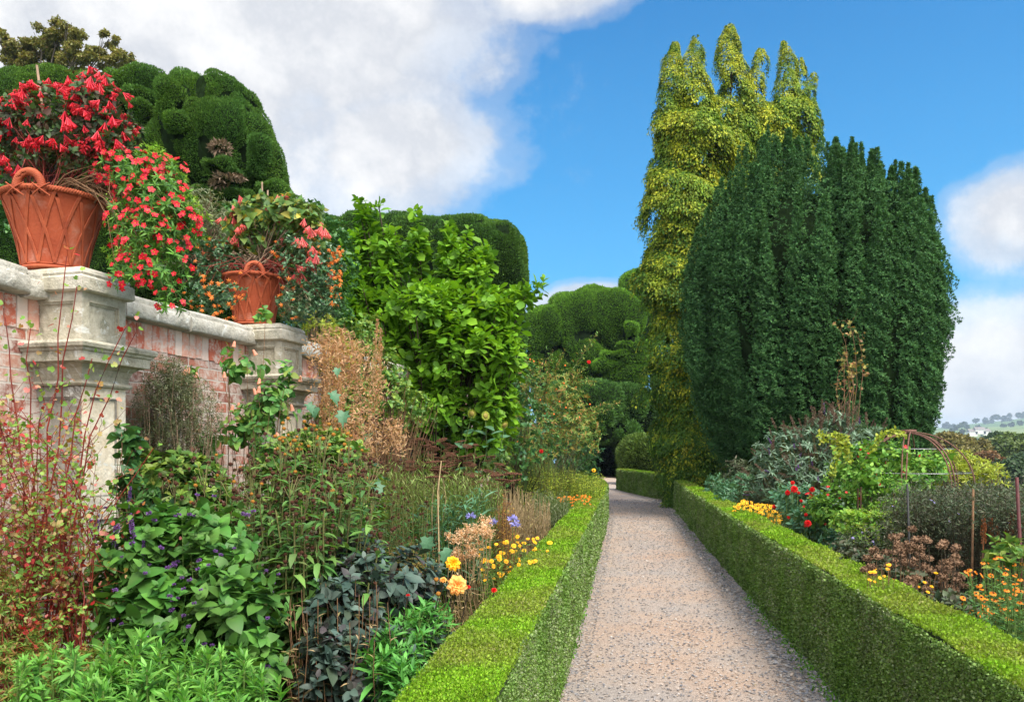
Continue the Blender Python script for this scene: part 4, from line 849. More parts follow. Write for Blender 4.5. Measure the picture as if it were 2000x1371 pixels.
p_org = petal('orange_petal', (.85, .18, .01), (.80, .30, .02), .3); p_pink = petal('salmon_petal', (.85, .28, .25), (.75, .12, .14), .35); p_pur = petal('purple_petal', (.13, .05, .22), (.22, .11, .34), .25); p_blue = petal('lilac_blue_petal', (.28, .28, .75), (.38, .36, .70), .3)
p_dred = petal('scarlet_petal', (.75, .01, .01), (.55, .01, .01), .3); p_apr = petal('apricot_petal', (.95, .55, .16), (.92, .40, .10), .3); p_cream = petal('pale_bell', (.80, .62, .20), (.85, .35, .30), .4); p_cup = petal('cuphea_orange', (.75, .16, .03), (.80, .26, .05), .3)
c_yel = plain('flower_eye', (.85, .50, .03), (.6, .3, .02), 200); c_brn = plain('brown_cone', (.085, .035, .02), (.04, .018, .012), 120, .95, .1); c_rust = plain('rust_cone', (.42, .19, .03), (.20, .08, .02), 150, .95, .1); c_tanb = plain('phlomis_ball', (.30, .19, .12), (.15, .085, .05), 90, .95, .1)

# flower meshes
def fmesh(name, fn, mats):
    mb = MB(); fn(mb); return mb.mesh(name, mats)
PET = T_leaf(.3, .15, .25, (.35, .75), 1.1); PETR = T_leaf(.42, .1, .2, (.4, .75), 1.1)
def f_trumpets(mb):      # bunch of hanging trumpets, -Z is down
    for i in range(9):
        a = i*2.4; t = .12+.42*math.sqrt(i/9.); d = np.array([math.cos(a)*math.sin(t), math.sin(a)*math.sin(t), -math.cos(t)])
        s_ = np.linspace(0, 1, 6)[:, None]; L = d*s_*(.75+.1*math.sin(i*5)); rad = [.018, .022, .03, .04, .05, .075]
        T = d; A = norm(np.cross(T, [0, 1, .1])); B = np.cross(T, A); an = np.arange(5)/5*6.283
        V = (L[:, None]+np.array(rad)[:, None, None]*(np.cos(an)[:, None]*A+np.sin(an)[:, None]*B)); mb.grid(np.concatenate([V, V[:, :1]], 1))
        P = np.tile(L[-1], (4, 1)); an = np.arange(4)/4*6.283; D = d*.7+np.cos(an)[:, None]*A+np.sin(an)[:, None]*B; mb.scatter(QUAD, P, D, np.tile(d, (4, 1)), .15, 1.1)
trump = fmesh('trumpet_cluster', f_trumpets, p_coral); trump_p = fmesh('pink_trumpets', f_trumpets, p_pink)
def f_five(mb): ring(mb, 5, PETR, .62, .3, 0, .72, 0); ring(mb, 5, QUAD, .15, .9, .03, 1, 1); 
five = fmesh('five_petal', f_five, [p_red, c_yel])
def f_daisy(mb): ring(mb, 11, PET, .5, -.12, 0, .75, 0, .08); dome(mb, .17, .17, -.02, 8, 1)
ydaisy = fmesh('yellow_daisy', f_daisy, [p_yel, c_brn]); odaisy = fmesh('orange_daisy', f_daisy, [p_org, c_brn]); ldaisy = fmesh('lilac_daisy', f_daisy, [p_blue, c_yel])
def f_mari(mb): ring(mb, 14, PET, .5, .12, 0, .7, 0, .05); ring(mb, 10, PET, .34, .5, .03, .7, 0, .03); dome(mb, .1, .1, .02, 7, 1)
mari = fmesh('marigold', f_mari, [p_yel, c_rust])
def f_dahl(mb):
    for k, (m, r, t) in enumerate(((9, .55, -.15), (8, .47, .2), (7, .38, .55), (5, .28, .9), (3, .18, 1.3))): ring(mb, m, T_leaf(.3, .7, .1, (.4, .75), 1.1), r, t, .03*k, .75, 0)
    ring(mb, 8, PET, .26, .45, .10, .6, 1); ring(mb, 8, PET, .36, .1, .03, .3, 1)
dahl = fmesh('dahlia', f_dahl, [p_apr, p_org]); dahl_y = fmesh('yellow_dahlia', f_dahl, [p_yel, p_org]); dahl_r = fmesh('red_dahlia', f_dahl, [p_dred, p_dred])
def f_cone(mb):
    dome(mb, .5, .95, -.4, 10, 0, .06); ring(mb, 7, PET, .45, -.9, -.32, .5, 1, .2)
hcone = fmesh('brown_head', f_cone, [c_brn, lm_spike]); rcone = fmesh('rust_head', f_cone, [c_rust, lm_hel])
def f_plate(mb):      # flat yarrow plate
    m = 46; a = np.arange(m)*2.4; r = .5*np.sqrt(np.arange(m)/m)
    for i in range(m): V = MB(); V.lathe([(.001, -.035), (.055, -.01), (.05, .03), (.001, .045)], 5); v, f, _ = V.arrays(); mb.add(v+[r[i]*math.cos(a[i]), r[i]*math.sin(a[i]), .03*math.cos(r[i]*4)+.012*math.sin(i*7)], f)
    L = [[(0, 0, -.35), (r[i]*.5*math.cos(a[i]), r[i]*.5*math.sin(a[i]), -.16), (r[i]*math.cos(a[i]), r[i]*math.sin(a[i]), 0)] for i in range(4, m, 4)]; mb.tubes(np.array(L), .012, .008, 3)
plate = fmesh('yarrow_plate', f_plate, plain('yarrow_brown', (.16, .075, .045), (.07, .03, .02), 60, .95, .1))
def f_ball(mb):
    d = rdir(70); mb.scatter(T_quad(.3), d*.26*[1, 1, .62], d*[1, 1, .7], rdir(70), .26, 1.1); dome(mb, .33, .42, -.2, 9)
ball = fmesh('phlomis_whorl', f_ball, c_tanb)
def f_spike(mb):
    n = 150; z = rng.random(n); a = U(0, 6.28, n); r = .10*(1-z*.75); mb.scatter(QUAD, np.stack([r*np.cos(a)*.6, r*np.sin(a)*.6, z], 1), np.stack([np.cos(a), np.sin(a), np.full(n, .5)], 1), rdir(n), .09, 1.2); mb.tubes([[(0, 0, -.3), (0, 0, .4), (0, 0, 1)]], .02, .01, 4)
sp_brown = fmesh('brown_spike', f_spike, lm_spike); sp_pur = fmesh('purple_spike', f_spike, p_pur); sp_rust = fmesh('rust_spike', f_spike, leafmat('rust_spike_bits', [(.38, .13, .04), (.28, .09, .03)], 5, .2, .1)); sp_yel = fmesh('yellow_spike', f_spike, lm_yel)
def f_whorl(mb):
    d = rdir(60); d[:, 2] *= .5; mb.scatter(T_quad(.2), d*.1, d, rdir(60), .42, 1.)
pwhorl = fmesh('purple_whorl', f_whorl, p_pur); bhead = fmesh('blue_umbel', f_whorl, p_blue)
def f_star(mb): ring(mb, 6, LANCE, .55, -.2, 0, 1, 0); mb.scatter(LANCE, np.zeros((5, 3)), rdir(5)*[.3, .3, 0]-[0, 0, 1], rdir(5), .5, .7)
cupt = fmesh('cuphea_tube', f_star, p_cup)
def f_bell(mb):
    a = np.arange(11)/10*6.283; pr = [(.02, 0), (.16, -.12), (.22, -.4), (.28, -.75), (.34, -.9)]; mb.grid(np.array([[(r*math.cos(x), r*math.sin(x), z) for x in a] for r, z in pr]))
bell = fmesh('hanging_bell', f_bell, p_cream)
UPZ = np.array([0, 0, 1.]); CAMV = norm(np.array([[.0, -1., .25]]))
def heads(T, spread=.35, z=1., cam=.0): n = len(T); return norm(rng.normal(size=(n, 3))*spread+UPZ*z+np.array([0, -1., .2])*cam)
def near_surf(bl, n, dz=0.):
    """points on the camera side of the blobs"""
    p, o = in_blobs(bl, n*4, .05); k = (o[:, 1] < .25); p, o = p[k][:n], o[k][:n]; return p, o

# ------------------------------------------------------------ magnolia
MAG = [(700, 520, 34, 76, 10.6, .4), (690, 590, 44, 70, 10.4, .5), (762, 510, 38, 70, 10.5, .5), (815, 500, 24, 64, 10.4, .35), (884, 510, 34, 44, 10.3, .4), (930, 545, 40, 36, 10.2, .4), (850, 610, 100, 60, 10., .8), (740, 630, 70, 70, 10.3, .7), (955, 610, 66, 50, 10., .6), (1020, 572, 26, 16, 9.9, .2), (1046, 553, 18, 10, 9.9, .15),
       (900, 690, 110, 80, 9.9, .8), (985, 690, 40, 70, 9.9, .5), (850, 790, 80, 70, 9.9, .6), (965, 790, 50, 80, 9.9, .5), (790, 700, 70, 60, 10.2, .6), (930, 850, 60, 30, 9.9, .4), (712, 425, 18, 34, 10.6, .15), (703, 392, 10, 12, 10.6, .1), (738, 395, 9, 12, 10.6, .1), (728, 440, 20, 20, 10.6, .15), (814, 425, 13, 24, 10.4, .12), (815, 404, 8, 8, 10.4, .08), (880, 450, 15, 16, 10.3, .12), (908, 455, 11, 16, 10.3, .1), (668, 500, 16, 34, 10.5, .3), (945, 490, 14, 12, 10.2, .15), (935, 512, 24, 20, 10.2, .2)]
t, T, A = shrub('magnolia_tree', 'large bright green leafy magnolia rising above the border beyond the far pot', 'tree', MAG, 1350, OBOV, lm_mag, .15, 10, .45, 1.75, .17, .62, st_dark, .02, base=W(850, 877, 10.6)*[1, 1, 0], shell=.28, twigs=150)

# shrub mass filling behind the wall and around the magnolia foot
def bed(nm, label, bl, K, leaf, lm, size, m=8, cat='shrub', stem=None, **k): return shrub(nm, label, cat, bl, K, leaf, lm, size, m, stem=stem, **k)
bed('terrace_shrub', 'fine grey green shrub on the terrace between the two pots', [(400, 430, 60, 60, 7.4, .5), (360, 400, 30, 40, 7.6, .3), (440, 470, 50, 60, 7.4, .4), (330, 500, 60, 60, 7.3, .4), (590, 612, 40, 30, 7.4, .2), (560, 570, 40, 40, 7.4, .2)], 900, LANCE, lm_grey, .045, 9, stem=st_cane, up=.5, base=W(390, 520, 7.4))
bed('terrace_shrub', 'light green leafy shrub behind the near pot, under the hanging red flowers', [(300, 350, 56, 60, 6.6, .4), (350, 430, 50, 60, 6.6, .4), (240, 400, 50, 70, 6.6, .4), (270, 500, 60, 40, 6.6, .3)], 900, LANCE, lm_light, .05, 9, up=.4, base=W(300, 540, 6.6))
bed('terrace_shrub', 'dark leafy shrub filling the gap below the far pot and the yew', [(600, 440, 40, 50, 9.5, .5), (640, 520, 60, 100, 9.4, .5), (620, 600, 70, 60, 9., .5), (480, 440, 100, 40, 9.5, .4)], 900, OVAL, lm_dkgreen, .07, 8, base=W(620, 650, 9.2))
bed('terrace_shrub', 'dark bush behind the capstone of the farther pier', [(578, 606, 30, 40, 7.9, .25), (600, 640, 30, 30, 7.9, .25)], 240, OVAL, lm_dkgreen, .06, 9, base=W(580, 640, 7.9))
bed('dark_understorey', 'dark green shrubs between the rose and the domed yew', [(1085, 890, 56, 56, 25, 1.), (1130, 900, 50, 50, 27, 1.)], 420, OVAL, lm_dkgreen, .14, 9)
bed('terrace_shrub', 'dark undergrowth at the left edge behind the near pot', [(20, 420, 50, 80, 6.2, .3), (-30, 380, 60, 120, 6.4, .4)], 600, OVAL, lm_dkgreen, .05, 8, base=W(10, 520, 6.2))

# ------------------------------------------------------------ flowers in the pots
F1 = [(110, 245, 105, 78, 4.75, .26), (40, 260, 70, 66, 4.75, .24), (200, 220, 60, 66, 4.75, .24), (215, 270, 60, 50, 4.7, .24), (180, 170, 40, 26, 4.8, .16), (110, 320, 110, 36, 4.7, .2), (-20, 290, 50, 70, 4.8, .2), (230, 290, 36, 32, 4.6, .14)]
shrub('fuchsia_plant', 'bushy trailing fuchsia with crimson hanging trumpets and dark leaves in the near pot', 'flowering plant', F1, 620, OVAL, leafmat('dark_fuchsia_leaves', [(.035, .08, .03), (.06, .12, .035), (.10, .05, .04), (.05, .10, .05)], 5, .35, .25), .048, 7, up=.25, stem=st_red, sr=.004, base=np.array(pp1)+[0, 0, .40], twigs=90)
fu1 = bpy.data.objects['fuchsia_plant']
p, o = near_surf(F1, 230); p[:, 2] += .02; place('trumpet_cluster', trump, p, heads(p, .42, 1.), U(.034, .08, len(p)), fu1)
p = tips((120, 260), (160, 250), (4.45, 4.75), 26, ([120, 180, 230, 260], [175, 135, 190, 250])); place('trumpet_cluster', trump, p, heads(p, .28, 1.), .075, fu1)
F2 = [(275, 350, 60, 50, 4.6, .2), (310, 400, 60, 60, 4.55, .2), (290, 470, 56, 60, 4.5, .2), (320, 530, 52, 50, 4.5, .16), (240, 340, 50, 40, 4.6, .16), (330, 340, 34, 30, 4.6, .14), (260, 540, 40, 40, 4.5, .12), (345, 450, 44, 60, 4.55, .14), (330, 590, 24, 24, 4.5, .1), (375, 440, 22, 26, 4.55, .1), (240, 450, 26, 60, 4.55, .12)]
shrub('mandevilla_plant', 'trailing plant with scarlet star flowers spilling over the right side of the near pot', 'flowering plant', F2, 760, LANCE, leafmat('mandevilla_leaves', [(.05, .15, .03), (.09, .24, .04), (.16, .36, .05), (.04, .10, .03)], 4, .35, .3), .048, 10, up=.2, stem=st_brown, sr=.004, base=np.array(pp1)+[.1, 0, .40], twigs=80)
ma1 = bpy.data.objects['mandevilla_plant']; p, o = near_surf(F2, 290); o = norm(o*.6+np.array([.3, -.8, .25])+rng.normal(size=o.shape)*.35); place('star_flower', five, p+o*.02, o, U(.022, .038, len(p)), ma1)
F3 = [(510, 420, 60, 46, 6.8, .25), (470, 450, 44, 40, 6.8, .22), (560, 430, 60, 50, 6.7, .25), (600, 470, 44, 50, 6.7, .2), (500, 480, 70, 24, 6.8, .2), (610, 420, 24, 20, 6.8, .1)]
shrub('fuchsia_plant', 'sparser fuchsia with salmon pink tubes and broad mottled leaves in the farther pot', 'flowering plant', F3, 230, BROAD, leafmat('mottled_leaves', [(.07, .16, .04), (.11, .22, .05), (.20, .30, .06), (.05, .12, .05), (.45, .38, .05)], 5, .3, .3), .075, 7, up=.3, stem=st_cane, sr=.006, base=np.array(pp2)+[0, 0, .38], twigs=50)
fu2 = bpy.data.objects['fuchsia_plant.001']; p, o = near_surf(F3, 30); place('pink_trumpets', trump_p, p, heads(p, .3, 1.), .085, fu2)
p = tips((570, 645), (440, 540), (6.3, 6.6), 16); place('pink_trumpets', trump_p, p, heads(p, .3, 1.), .10, fu2)
F4 = [(600, 540, 56, 60, 6.5, .3), (600, 600, 60, 40, 6.5, .3), (640, 520, 30, 50, 6.6, .2), (580, 490, 50, 30, 6.6, .2), (430, 520, 50, 50, 6.7, .25), (410, 570, 46, 36, 6.6, .25), (450, 580, 34, 34, 6.35, .08), (400, 600, 26, 20, 6.6, .1), (640, 590, 30, 40, 6.5, .2), (380, 480, 30, 50, 6.8, .2)]
shrub('cuphea_plant', 'dense dark leaved plant with small orange tubular flowers on both sides of the farther pot', 'flowering plant', F4, 1100, OVAL, leafmat('cuphea_leaves', [(.03, .085, .04), (.05, .12, .05), (.08, .17, .07), (.10, .20, .09)], 4, .35, .15, .4, .5), .036, 9, up=.2, stem=st_red, sr=.004, base=np.array(pp2)+[0, 0, .36], twigs=80)
cu1 = bpy.data.objects['cuphea_plant']; p, o = near_surf(F4, 150); k = nz(p, 2.2, 3) > -.15; p, o = p[k], o[k]; p2 = tips((640, 668), (480, 600), (6.4, 6.6), 60); p3 = tips((390, 480), (530, 630), (6.2, 6.45), 45); p = np.concatenate([p, p2, p3]); place('orange_flower', cupt, p, rdir(len(p))*.6+[.1, -.5, .4], .045, cu1)
# bamboo canes
for (a, b, d, lab) in (((512, 500), (512, 356), 6.75, 'thin upright bamboo cane in the farther pot, tallest'), ((520, 500), (523, 372), 6.8, 'shorter bamboo cane just right of the tall one'), ((95, 330), (72, 128), 4.75, 'brown bamboo cane poking out of the red fuchsia')):
    tag(MB().tubes(np.stack([W(*a, d), (W(*a, d)+W(*b, d))/2+[.004, 0, 0], W(*b, d)]), .009, .007, 7, cap=True).obj('bamboo_cane', st_cane), lab, 'cane', 'canes in the pots')

# ------------------------------------------------------------ left border, near the wall
def twiggy(name, label, cat, feet, n, box, d, lm, sm, lsize, per, leaf=BROAD, r=.006, side=(0, 1), group=None, sub=7):
    """arching red twigs with side shoots and small leaves"""
    T = tips(box[:2], box[2:], d, n); b = np.array([feet[rng.integers(len(feet))] for _ in range(n)])+rng.normal(size=(n, 3))*[.16, .12, 0]
    t = thing(name, label, cat, feet[0], 0, group); m = 9; s = np.linspace(0, 1, m)[None, :, None]
    mid = b+(T-b)*np.c_[U(.0, .5, n), U(.1, .4, n), U(.6, 1.1, n)]+rng.normal(size=(n, 3))*[.22, .08, .05]; L = (1-s)**2*b[:, None]+2*s*(1-s)*mid[:, None]+s*s*T[:, None]; L[:, 2:-1] += np.cumsum(rng.normal(size=(n, m-3, 3))*.018, 1)
    mb = MB(); mb.tubes(L, r, r*.35, 4)
    i = rng.integers(3, m-1, (n, sub)); k = np.arange(n)[:, None]; S0 = L[k, i].reshape(-1, 3); tg = norm((L[k, i+1-(i == m-1)]-L[k, i-1]).reshape(-1, 3)); dd = norm(tg*.8+rdir(len(S0))*.8); ln = U(.10, .36, len(S0))[:, None]
    s2 = np.linspace(0, 1, 5)[None, :, None]; L2 = S0[:, None]+dd[:, None]*ln[:, None]*s2; L2[:, 1:] += rng.normal(size=(len(S0), 4, 3))*.010; mb.tubes(L2, r*.42, r*.2, 3); mb.obj('twigs', sm, t)
    allp = np.concatenate([L[:, 3:].reshape(-1, 3), L2[:, 1:].reshape(-1, 3)]); P = np.repeat(allp, per, 0)+rng.normal(size=(len(allp)*per, 3))*.012; k = rng.random(len(P)) < .62; P = P[k]
    MB().scatter(leaf, P, rdir(len(P))+[0, 0, .2], rdir(len(P))*.7+[0, -.5, .6], lsize*U(.6, 1.25, len(P))).obj('foliage', lm, t); return t
LOB3 = (np.array([(0, 0, 0), (.3, .12, .05), (.5, .42, .1), (.26, .55, .03), (.3, .85, .04), (0, .98, -.06), (-.3, .85, .04), (-.26, .55, .03), (-.5, .42, .1), (-.3, .12, .05), (0, .5, 0)]), np.array([(10, i, (i+1) % 10) for i in range(10)]))
twiggy('barberry_bush', 'open barberry with thorny red twigs and pink and lime leaves before the near pier', 'bush', [W(60, 877, 3.7)*[1, 1, 0], W(130, 877, 3.6)*[1, 1, 0], W(-40, 877, 3.7)*[1, 1, 0]], 92, (-80, 175, 780, 1250), (3.2, 4.1), lm_berb, st_red, .023, 3, LOB3, .0044, sub=9)
bb = bpy.data.objects['barberry_bush']
b = W(70, 877, 3.7)*[1, 1, 0]; L = []
for e in ((265, 650), (245, 640), (150, 560), (130, 500), (300, 875), (180, 700), (60, 640), (235, 960), (10, 620)):
    e = W(e[0], e[1], 3.6); m_ = b+(e-b)*[.3, .3, .75]; s = np.linspace(0, 1, 10)[:, None]; q = (1-s)**2*b+2*s*(1-s)*m_+s*s*e; q[1:-1] += rng.normal(size=(8, 3))*.012; L.append(q)
MB().tubes(np.array(L), .0055, .002, 5).obj('long_shoot', st_red, bb); L = np.array(L)[:, 4:].reshape(-1, 3); P = np.repeat(L, 4, 0)+rng.normal(size=(len(L)*4, 3))*.03
MB().scatter(LOB3, P, rdir(len(P)), rdir(len(P))*.6+[0, -.6, .5], .026*U(.6, 1.3, len(P))).obj('shoot_leaves', lm_berb, bb)
bed('spirea_bush', 'low bush of fine reddish and green leaves in the bottom left corner', [(30, 1320, 110, 60, 3.2, .25), (120, 1350, 90, 50, 3.2, .25), (30, 1250, 80, 40, 3.4, .25), (-40, 1200, 80, 90, 3.3, .3), (180, 1300, 70, 40, 3.4, .2)], 1300, LANCE, lm_redgreen, .028, 11, stem=st_red, sr=.003, up=.5, twigs=260)
# euphorbia rosettes
EU = [(150, 1300, 60, 34), (40, 1330, 60, 30)]
ex = np.r_[U(20, 560, 120), U(160, 560, 60)]; ey = np.interp(ex, [0, 100, 200, 290, 380, 480, 540, 570], [1300, 1268, 1248, 1232, 1262, 1285, 1310, 1360])+rng.random(180)**1.3*130; ed = 3.05-(ey-1240)/140*.5+U(-.08, .08, 180)
T = np.stack([(ex-1000)/F*ed, ed, EYE+(HOR-ey)/F*ed], 1); T = T[::3]*1.; T = np.concatenate([T, T+np.array([.05, -.12, -.10])+rng.normal(size=T.shape)*.02]); T[:, 2] = np.minimum(T[:, 2], .98)
t = thing('euphorbia_clump', 'low clump of bright green euphorbia rosettes along the bottom left', 'plant', (T[:, 0].mean(), T[:, 1].mean(), 0)); mb = MB(); A = norm(rng.normal(size=T.shape)*.22+UPZ)
mb.scatter(T_leaf(.12, .25, .35), *rosette(T, A, 60, .078, .1, 2.7, .17, .2)); mb.obj('foliage', lm_euph, t)
mb = MB(); mb.tubes(curve(T*[1, 1, 0], T, 5, 0, .02), .006, .004, 5); mb.obj('stems', st_green, t)
# agastache
AG = [(370, 1140, 170, 120, 3.75, .28), (290, 1060, 90, 90, 3.8, .25), (450, 1200, 110, 110, 3.6, .28), (300, 1200, 120, 90, 3.65, .25), (230, 1150, 50, 90, 3.8, .2), (400, 1040, 120, 60, 3.9, .25), (480, 1290, 80, 60, 3.5, .2), (360, 1260, 160, 60, 3.6, .25)]
t, T, A = shrub('agastache_clump', 'broad leafy clump of anise hyssop with small purple flower whorls in the left foreground', 'flowering plant', AG, 470, HEART, lm_mint, .09, 7, .7, 1.7, .10, .55, st_green, .005, shell=.25, twigs=160, jit=.4)
p, o = near_surf(AG, 84); place('flower_whorl', pwhorl, p+[0, -.02, .05], heads(p, .2, 1.), U(.018, .032, len(p)), t)
p = tips((185, 300), (975, 1090), (3.6, 3.9), 9); place('flower_spike', sp_pur, p, heads(p, .1, 1.), U(.07, .13, len(p)), t)
# tall heleniums
topl = ([230, 300, 380, 460, 520, 560, 620, 680, 740], [960, 925, 905, 890, 865, 830, 820, 850, 920])
Th = tips((235, 745), (0, 150), (4.1, 5.3), 135, topl); kz = Th[:, 2] > .9; Th = Th[kz]
t, L = stemmed('helenium_clump', 'tall helenium clump with brown button seed heads and long green leaves', 'flowering plant', Th, lm_hel, st_olive, T_leaf(.145, .3, .45), .165, 34, .22, .98, .005, .72, .7, 1.5)
hp = np.repeat(L[:, -1], 4, 0)+rng.normal(size=(len(L)*4, 3))*[.055, .055, .035]; fr = (hp[:, 0]*100).astype(int) % 1
mb = MB(); mb.tubes(np.stack([np.repeat(L[:, -2]*.4+L[:, -1]*.6, 4, 0), hp*.6+np.repeat(L[:, -1], 4, 0)*.4, hp], 1), .0022, .0018, 3); tag(mb.obj('flower_stalks', st_olive, t), kind='stuff')
px_ = hp[:, 0]/hp[:, 1]*F+1000; py_ = HOR-(hp[:, 2]-EYE)/hp[:, 1]*F; gold_ = ((px_ > 530) & (py_ < 880) & (rng.random(len(hp)) < .8)) | (rng.random(len(hp)) < .10)
place('seed_head', hcone, hp[~gold_], heads(hp[~gold_], .4), U(.019, .027, (~gold_).sum()), t); place('rusty_head', rcone, hp[gold_], heads(hp[gold_], .4), U(.019, .026, gold_.sum()), t)
Th2 = tips((520, 760), (0, 120), (4.0, 4.7), 60, ([520, 640, 760], [960, 990, 1060]))
t, L = stemmed('helenium_clump', 'thick bare lower helenium stems with drooping leaves beside the hyssop', 'flowering plant', Th2, lm_hel, st_olive, T_leaf(.15, .3, .5), .18, 24, .42, .98, .0075, .55, .8, 1.7)
hp = np.repeat(L[:, -1], 3, 0)+rng.normal(size=(len(L)*3, 3))*.04; place('seed_head', hcone, hp, heads(hp, .4), .022, t)
T3 = tips((560, 760), (1130, 1330), (3.5, 4.3), 90); t, L = stemmed('bare_stems', 'dry brown leafless stems in front of the dark dahlia leaves', 'dry plant', T3, lm_straw, st_brown, LANCE, .07, 6, .3, .95, .0032, .8)
# grey feathery shrub, abutilon
t, L = stemmed('feathery_shrub', 'grey green feathery shrub with fine twigs against the brick wall', 'shrub', tips((262, 430), (0, 190), (5.05, 5.6), 130, ([262, 300, 335, 380, 430], [790, 720, 690, 740, 800])), lm_grey, st_cane, LANCE, .05, 60, .25, 1., .0035, .35, .4, 1.3)
ft = in_blobs([(345, 830, 95, 110, 5.3, .3), (330, 750, 50, 60, 5.3, .2)], 2600, .5)[0]; MB().scatter(LANCE, *rosette(ft, rdir(2600)*.5+UPZ, 7, .028, .3, 1.5, .03)).obj('fine_leaves', lm_grey, t)
AB = [(480, 720, 60, 40, 5.7, .15), (520, 800, 56, 70, 5.6, .2), (470, 840, 50, 60, 5.6, .2), (560, 760, 30, 70, 5.6, .15), (450, 690, 16, 30, 5.8, .08), (370, 720, 16, 24, 5.8, .05), (515, 620, 9, 34, 6.2, .05), (540, 900, 70, 60, 5.5, .2), (400, 880, 40, 40, 5.4, .15)]
shrub('abutilon_climber', 'climbing abutilon with heart shaped leaves and pale hanging bells before the farther pier', 'climber', AB, 210, HEART, leafmat('abutilon_leaves', [(.06, .19, .05), (.10, .26, .06), (.15, .33, .07), (.28, .36, .08)], 4, .3, .3), .07, 5, .8, 2.2, .08, .3, st_brown, .005, shell=.4, twigs=50)
ab1 = bpy.data.objects['abutilon_climber']; p, o = near_surf(AB, 22); place('bell_flower', bell, p, heads(p, .2), .05, ab1)
AB2 = [(260, 880, 34, 50, 4.35, .1), (250, 950, 36, 50, 4.3, .1), (300, 980, 40, 40, 4.2, .1), (235, 835, 14, 18, 4.35, .05)]
shrub('abutilon_climber', 'small abutilon leaves climbing the right edge of the near pier', 'climber', AB2, 60, HEART, lm_dkgreen, .075, 5, .8, 2.2, .08, .3, st_brown, .004, shell=.4, twigs=25)
for dq, (a, b, c) in zip((5.1, 5.5), ((330, 1000, 120), (620, 960, 120))):
    bed('border_filler', 'leafy undergrowth at the foot of the wall '+('behind the hyssop' if a == 330 else 'behind the heleniums'), [(a, b, 130, c, dq, .35)], 600, OVAL, lm_mixed, .07, 8)
# plume poppy
PT = tips((600, 745), (0, 130), (6.0, 6.9), 13, ([600, 640, 700, 718, 745], [690, 650, 600, 545, 640])); lm_lob = leafmat('lobed_leaves', [(.045, .12, .06), (.075, .17, .09)], 3, .3, .15)
LOBED = (LOBED[0]*[.85, 1, 1]+np.c_[0*LOBED[0][:, 0], 0*LOBED[0][:, 0], .35*np.abs(LOBED[0][:, 0])-.3*LOBED[0][:, 1]**2], LOBED[1])
t, L = stemmed('plume_poppy', 'tall plume poppy with feathery tan plumes and lobed blue green leaves beyond the farther pier', 'plant', PT, lm_glauc, st_tan, LOBED, .15, 5, .35, .6, .005, .4)
i = rng.integers(0, len(PT), 6500); f = rng.random(6500)**1.3; q = L[i, -1]*(1-f[:, None])+L[i, -3]*f[:, None]; q = q+rdir(6500)*(.012+.085*f[:, None]**1.2)*rng.random((6500, 1))*[1.2, 1.2, .6]; MB().scatter(QUAD, q, rdir(6500)+UPZ*.5, rdir(6500), U(.010, .024, 6500)).obj('plume', lm_plume, t)
q = in_blobs([(680, 750, 80, 90, 6.5, .35), (650, 690, 60, 50, 6.5, .3), (770, 860, 30, 50, 6.4, .2), (690, 860, 60, 70, 6.3, .3)], 4000, .5)[0]; MB().scatter(LONGQ, q, rdir(4000)+UPZ*.6, rdir(4000), U(.02, .055, 4000)).obj('fine_plume_branches', lm_plume, t)
for i, (px, py, s_, d) in enumerate(((646, 768, .15, 5.9), (672, 805, .17, 5.9), (625, 800, .14, 5.9), (730, 945, .16, 5.4), (835, 1050, .15, 4.9), (880, 1075, .15, 4.9), (600, 790, .13, 5.9), (660, 720, .10, 6))):
    MB().scatter(LOBED, W(px, py, d)[None], np.array([[.6-(i % 3)*.6, -.25-.3*(i % 2), -.6]]), np.array([[.5-.5*(i % 3), -.8, .8]]), s_*.7).obj('lobed_leaf', lm_lob, t)
MB().tubes(np.stack([W(855, 1140, 4.8)*[1, 1, 0], W(858, 1100, 4.9), W(855, 960, 4.95), W(862, 900, 5)])[None], .006, .004, 5).obj('thick_stem', st_tan, t)

# ------------------------------------------------------------ left border, middle and far
# dark dahlia
DH = [(740, 1130, 130, 80, 4.35, .35), (680, 1200, 90, 100, 4.1, .3), (790, 1180, 80, 70, 4.4, .3), (740, 1300, 110, 90, 3.8, .3), (640, 1300, 60, 90, 3.7, .25), (690, 1080, 60, 40, 4.6, .25), (840, 1240, 40, 50, 4.1, .2)]
t, T, A = shrub('dahlia_plant', 'dark bronze leaved dahlia with apricot and yellow double blooms near the left hedge', 'flowering plant', DH, 420, OVAL, lm_dahlia, .085, 8, .7, 1.7, .08, .5, st_dark, .005, shell=.3)
for nm, me, px, py, d, r, dr in (('dahlia_bloom', dahl, 893, 1143, 4.1, .105, (.15, -1, .25)), ('dahlia_bloom', dahl_y, 885, 1100, 4.2, .080, (.1, -1, .35)), ('dahlia_bud', dahl, 866, 1132, 4.15, .04, (0, -.4, 1)), ('dahlia_bud', rcone, 852, 1132, 4.15, .026, (0, -.4, 1)), ('dahlia_bud', dahl, 884, 1156, 4.1, .032, (-.6, -.5, .4)), ('dahlia_bud', dahl_r, 797, 1162, 3.9, .022, (0, 0, 1)), ('dahlia_bud', rcone, 856, 1160, 4., .026, (0, 0, 1)), ('dahlia_bloom', dahl_r, 965, 1152, 4.5, .035, (0, -.6, 1)), ('dahlia_bud', dahl_r, 915, 1146, 4.3, .025, (0, -.6, 1))):
    place(nm, me, W(px, py, d)[None], np.array([dr]), r, t, spin=False)
    MB().tubes(np.stack([W(px-30, py+160, d+.05), W(px-12, py+60, d+.05), W(px, py+3, d+.015)])[None], .004, .003, 4).obj('flower_stem', st_dark, t)
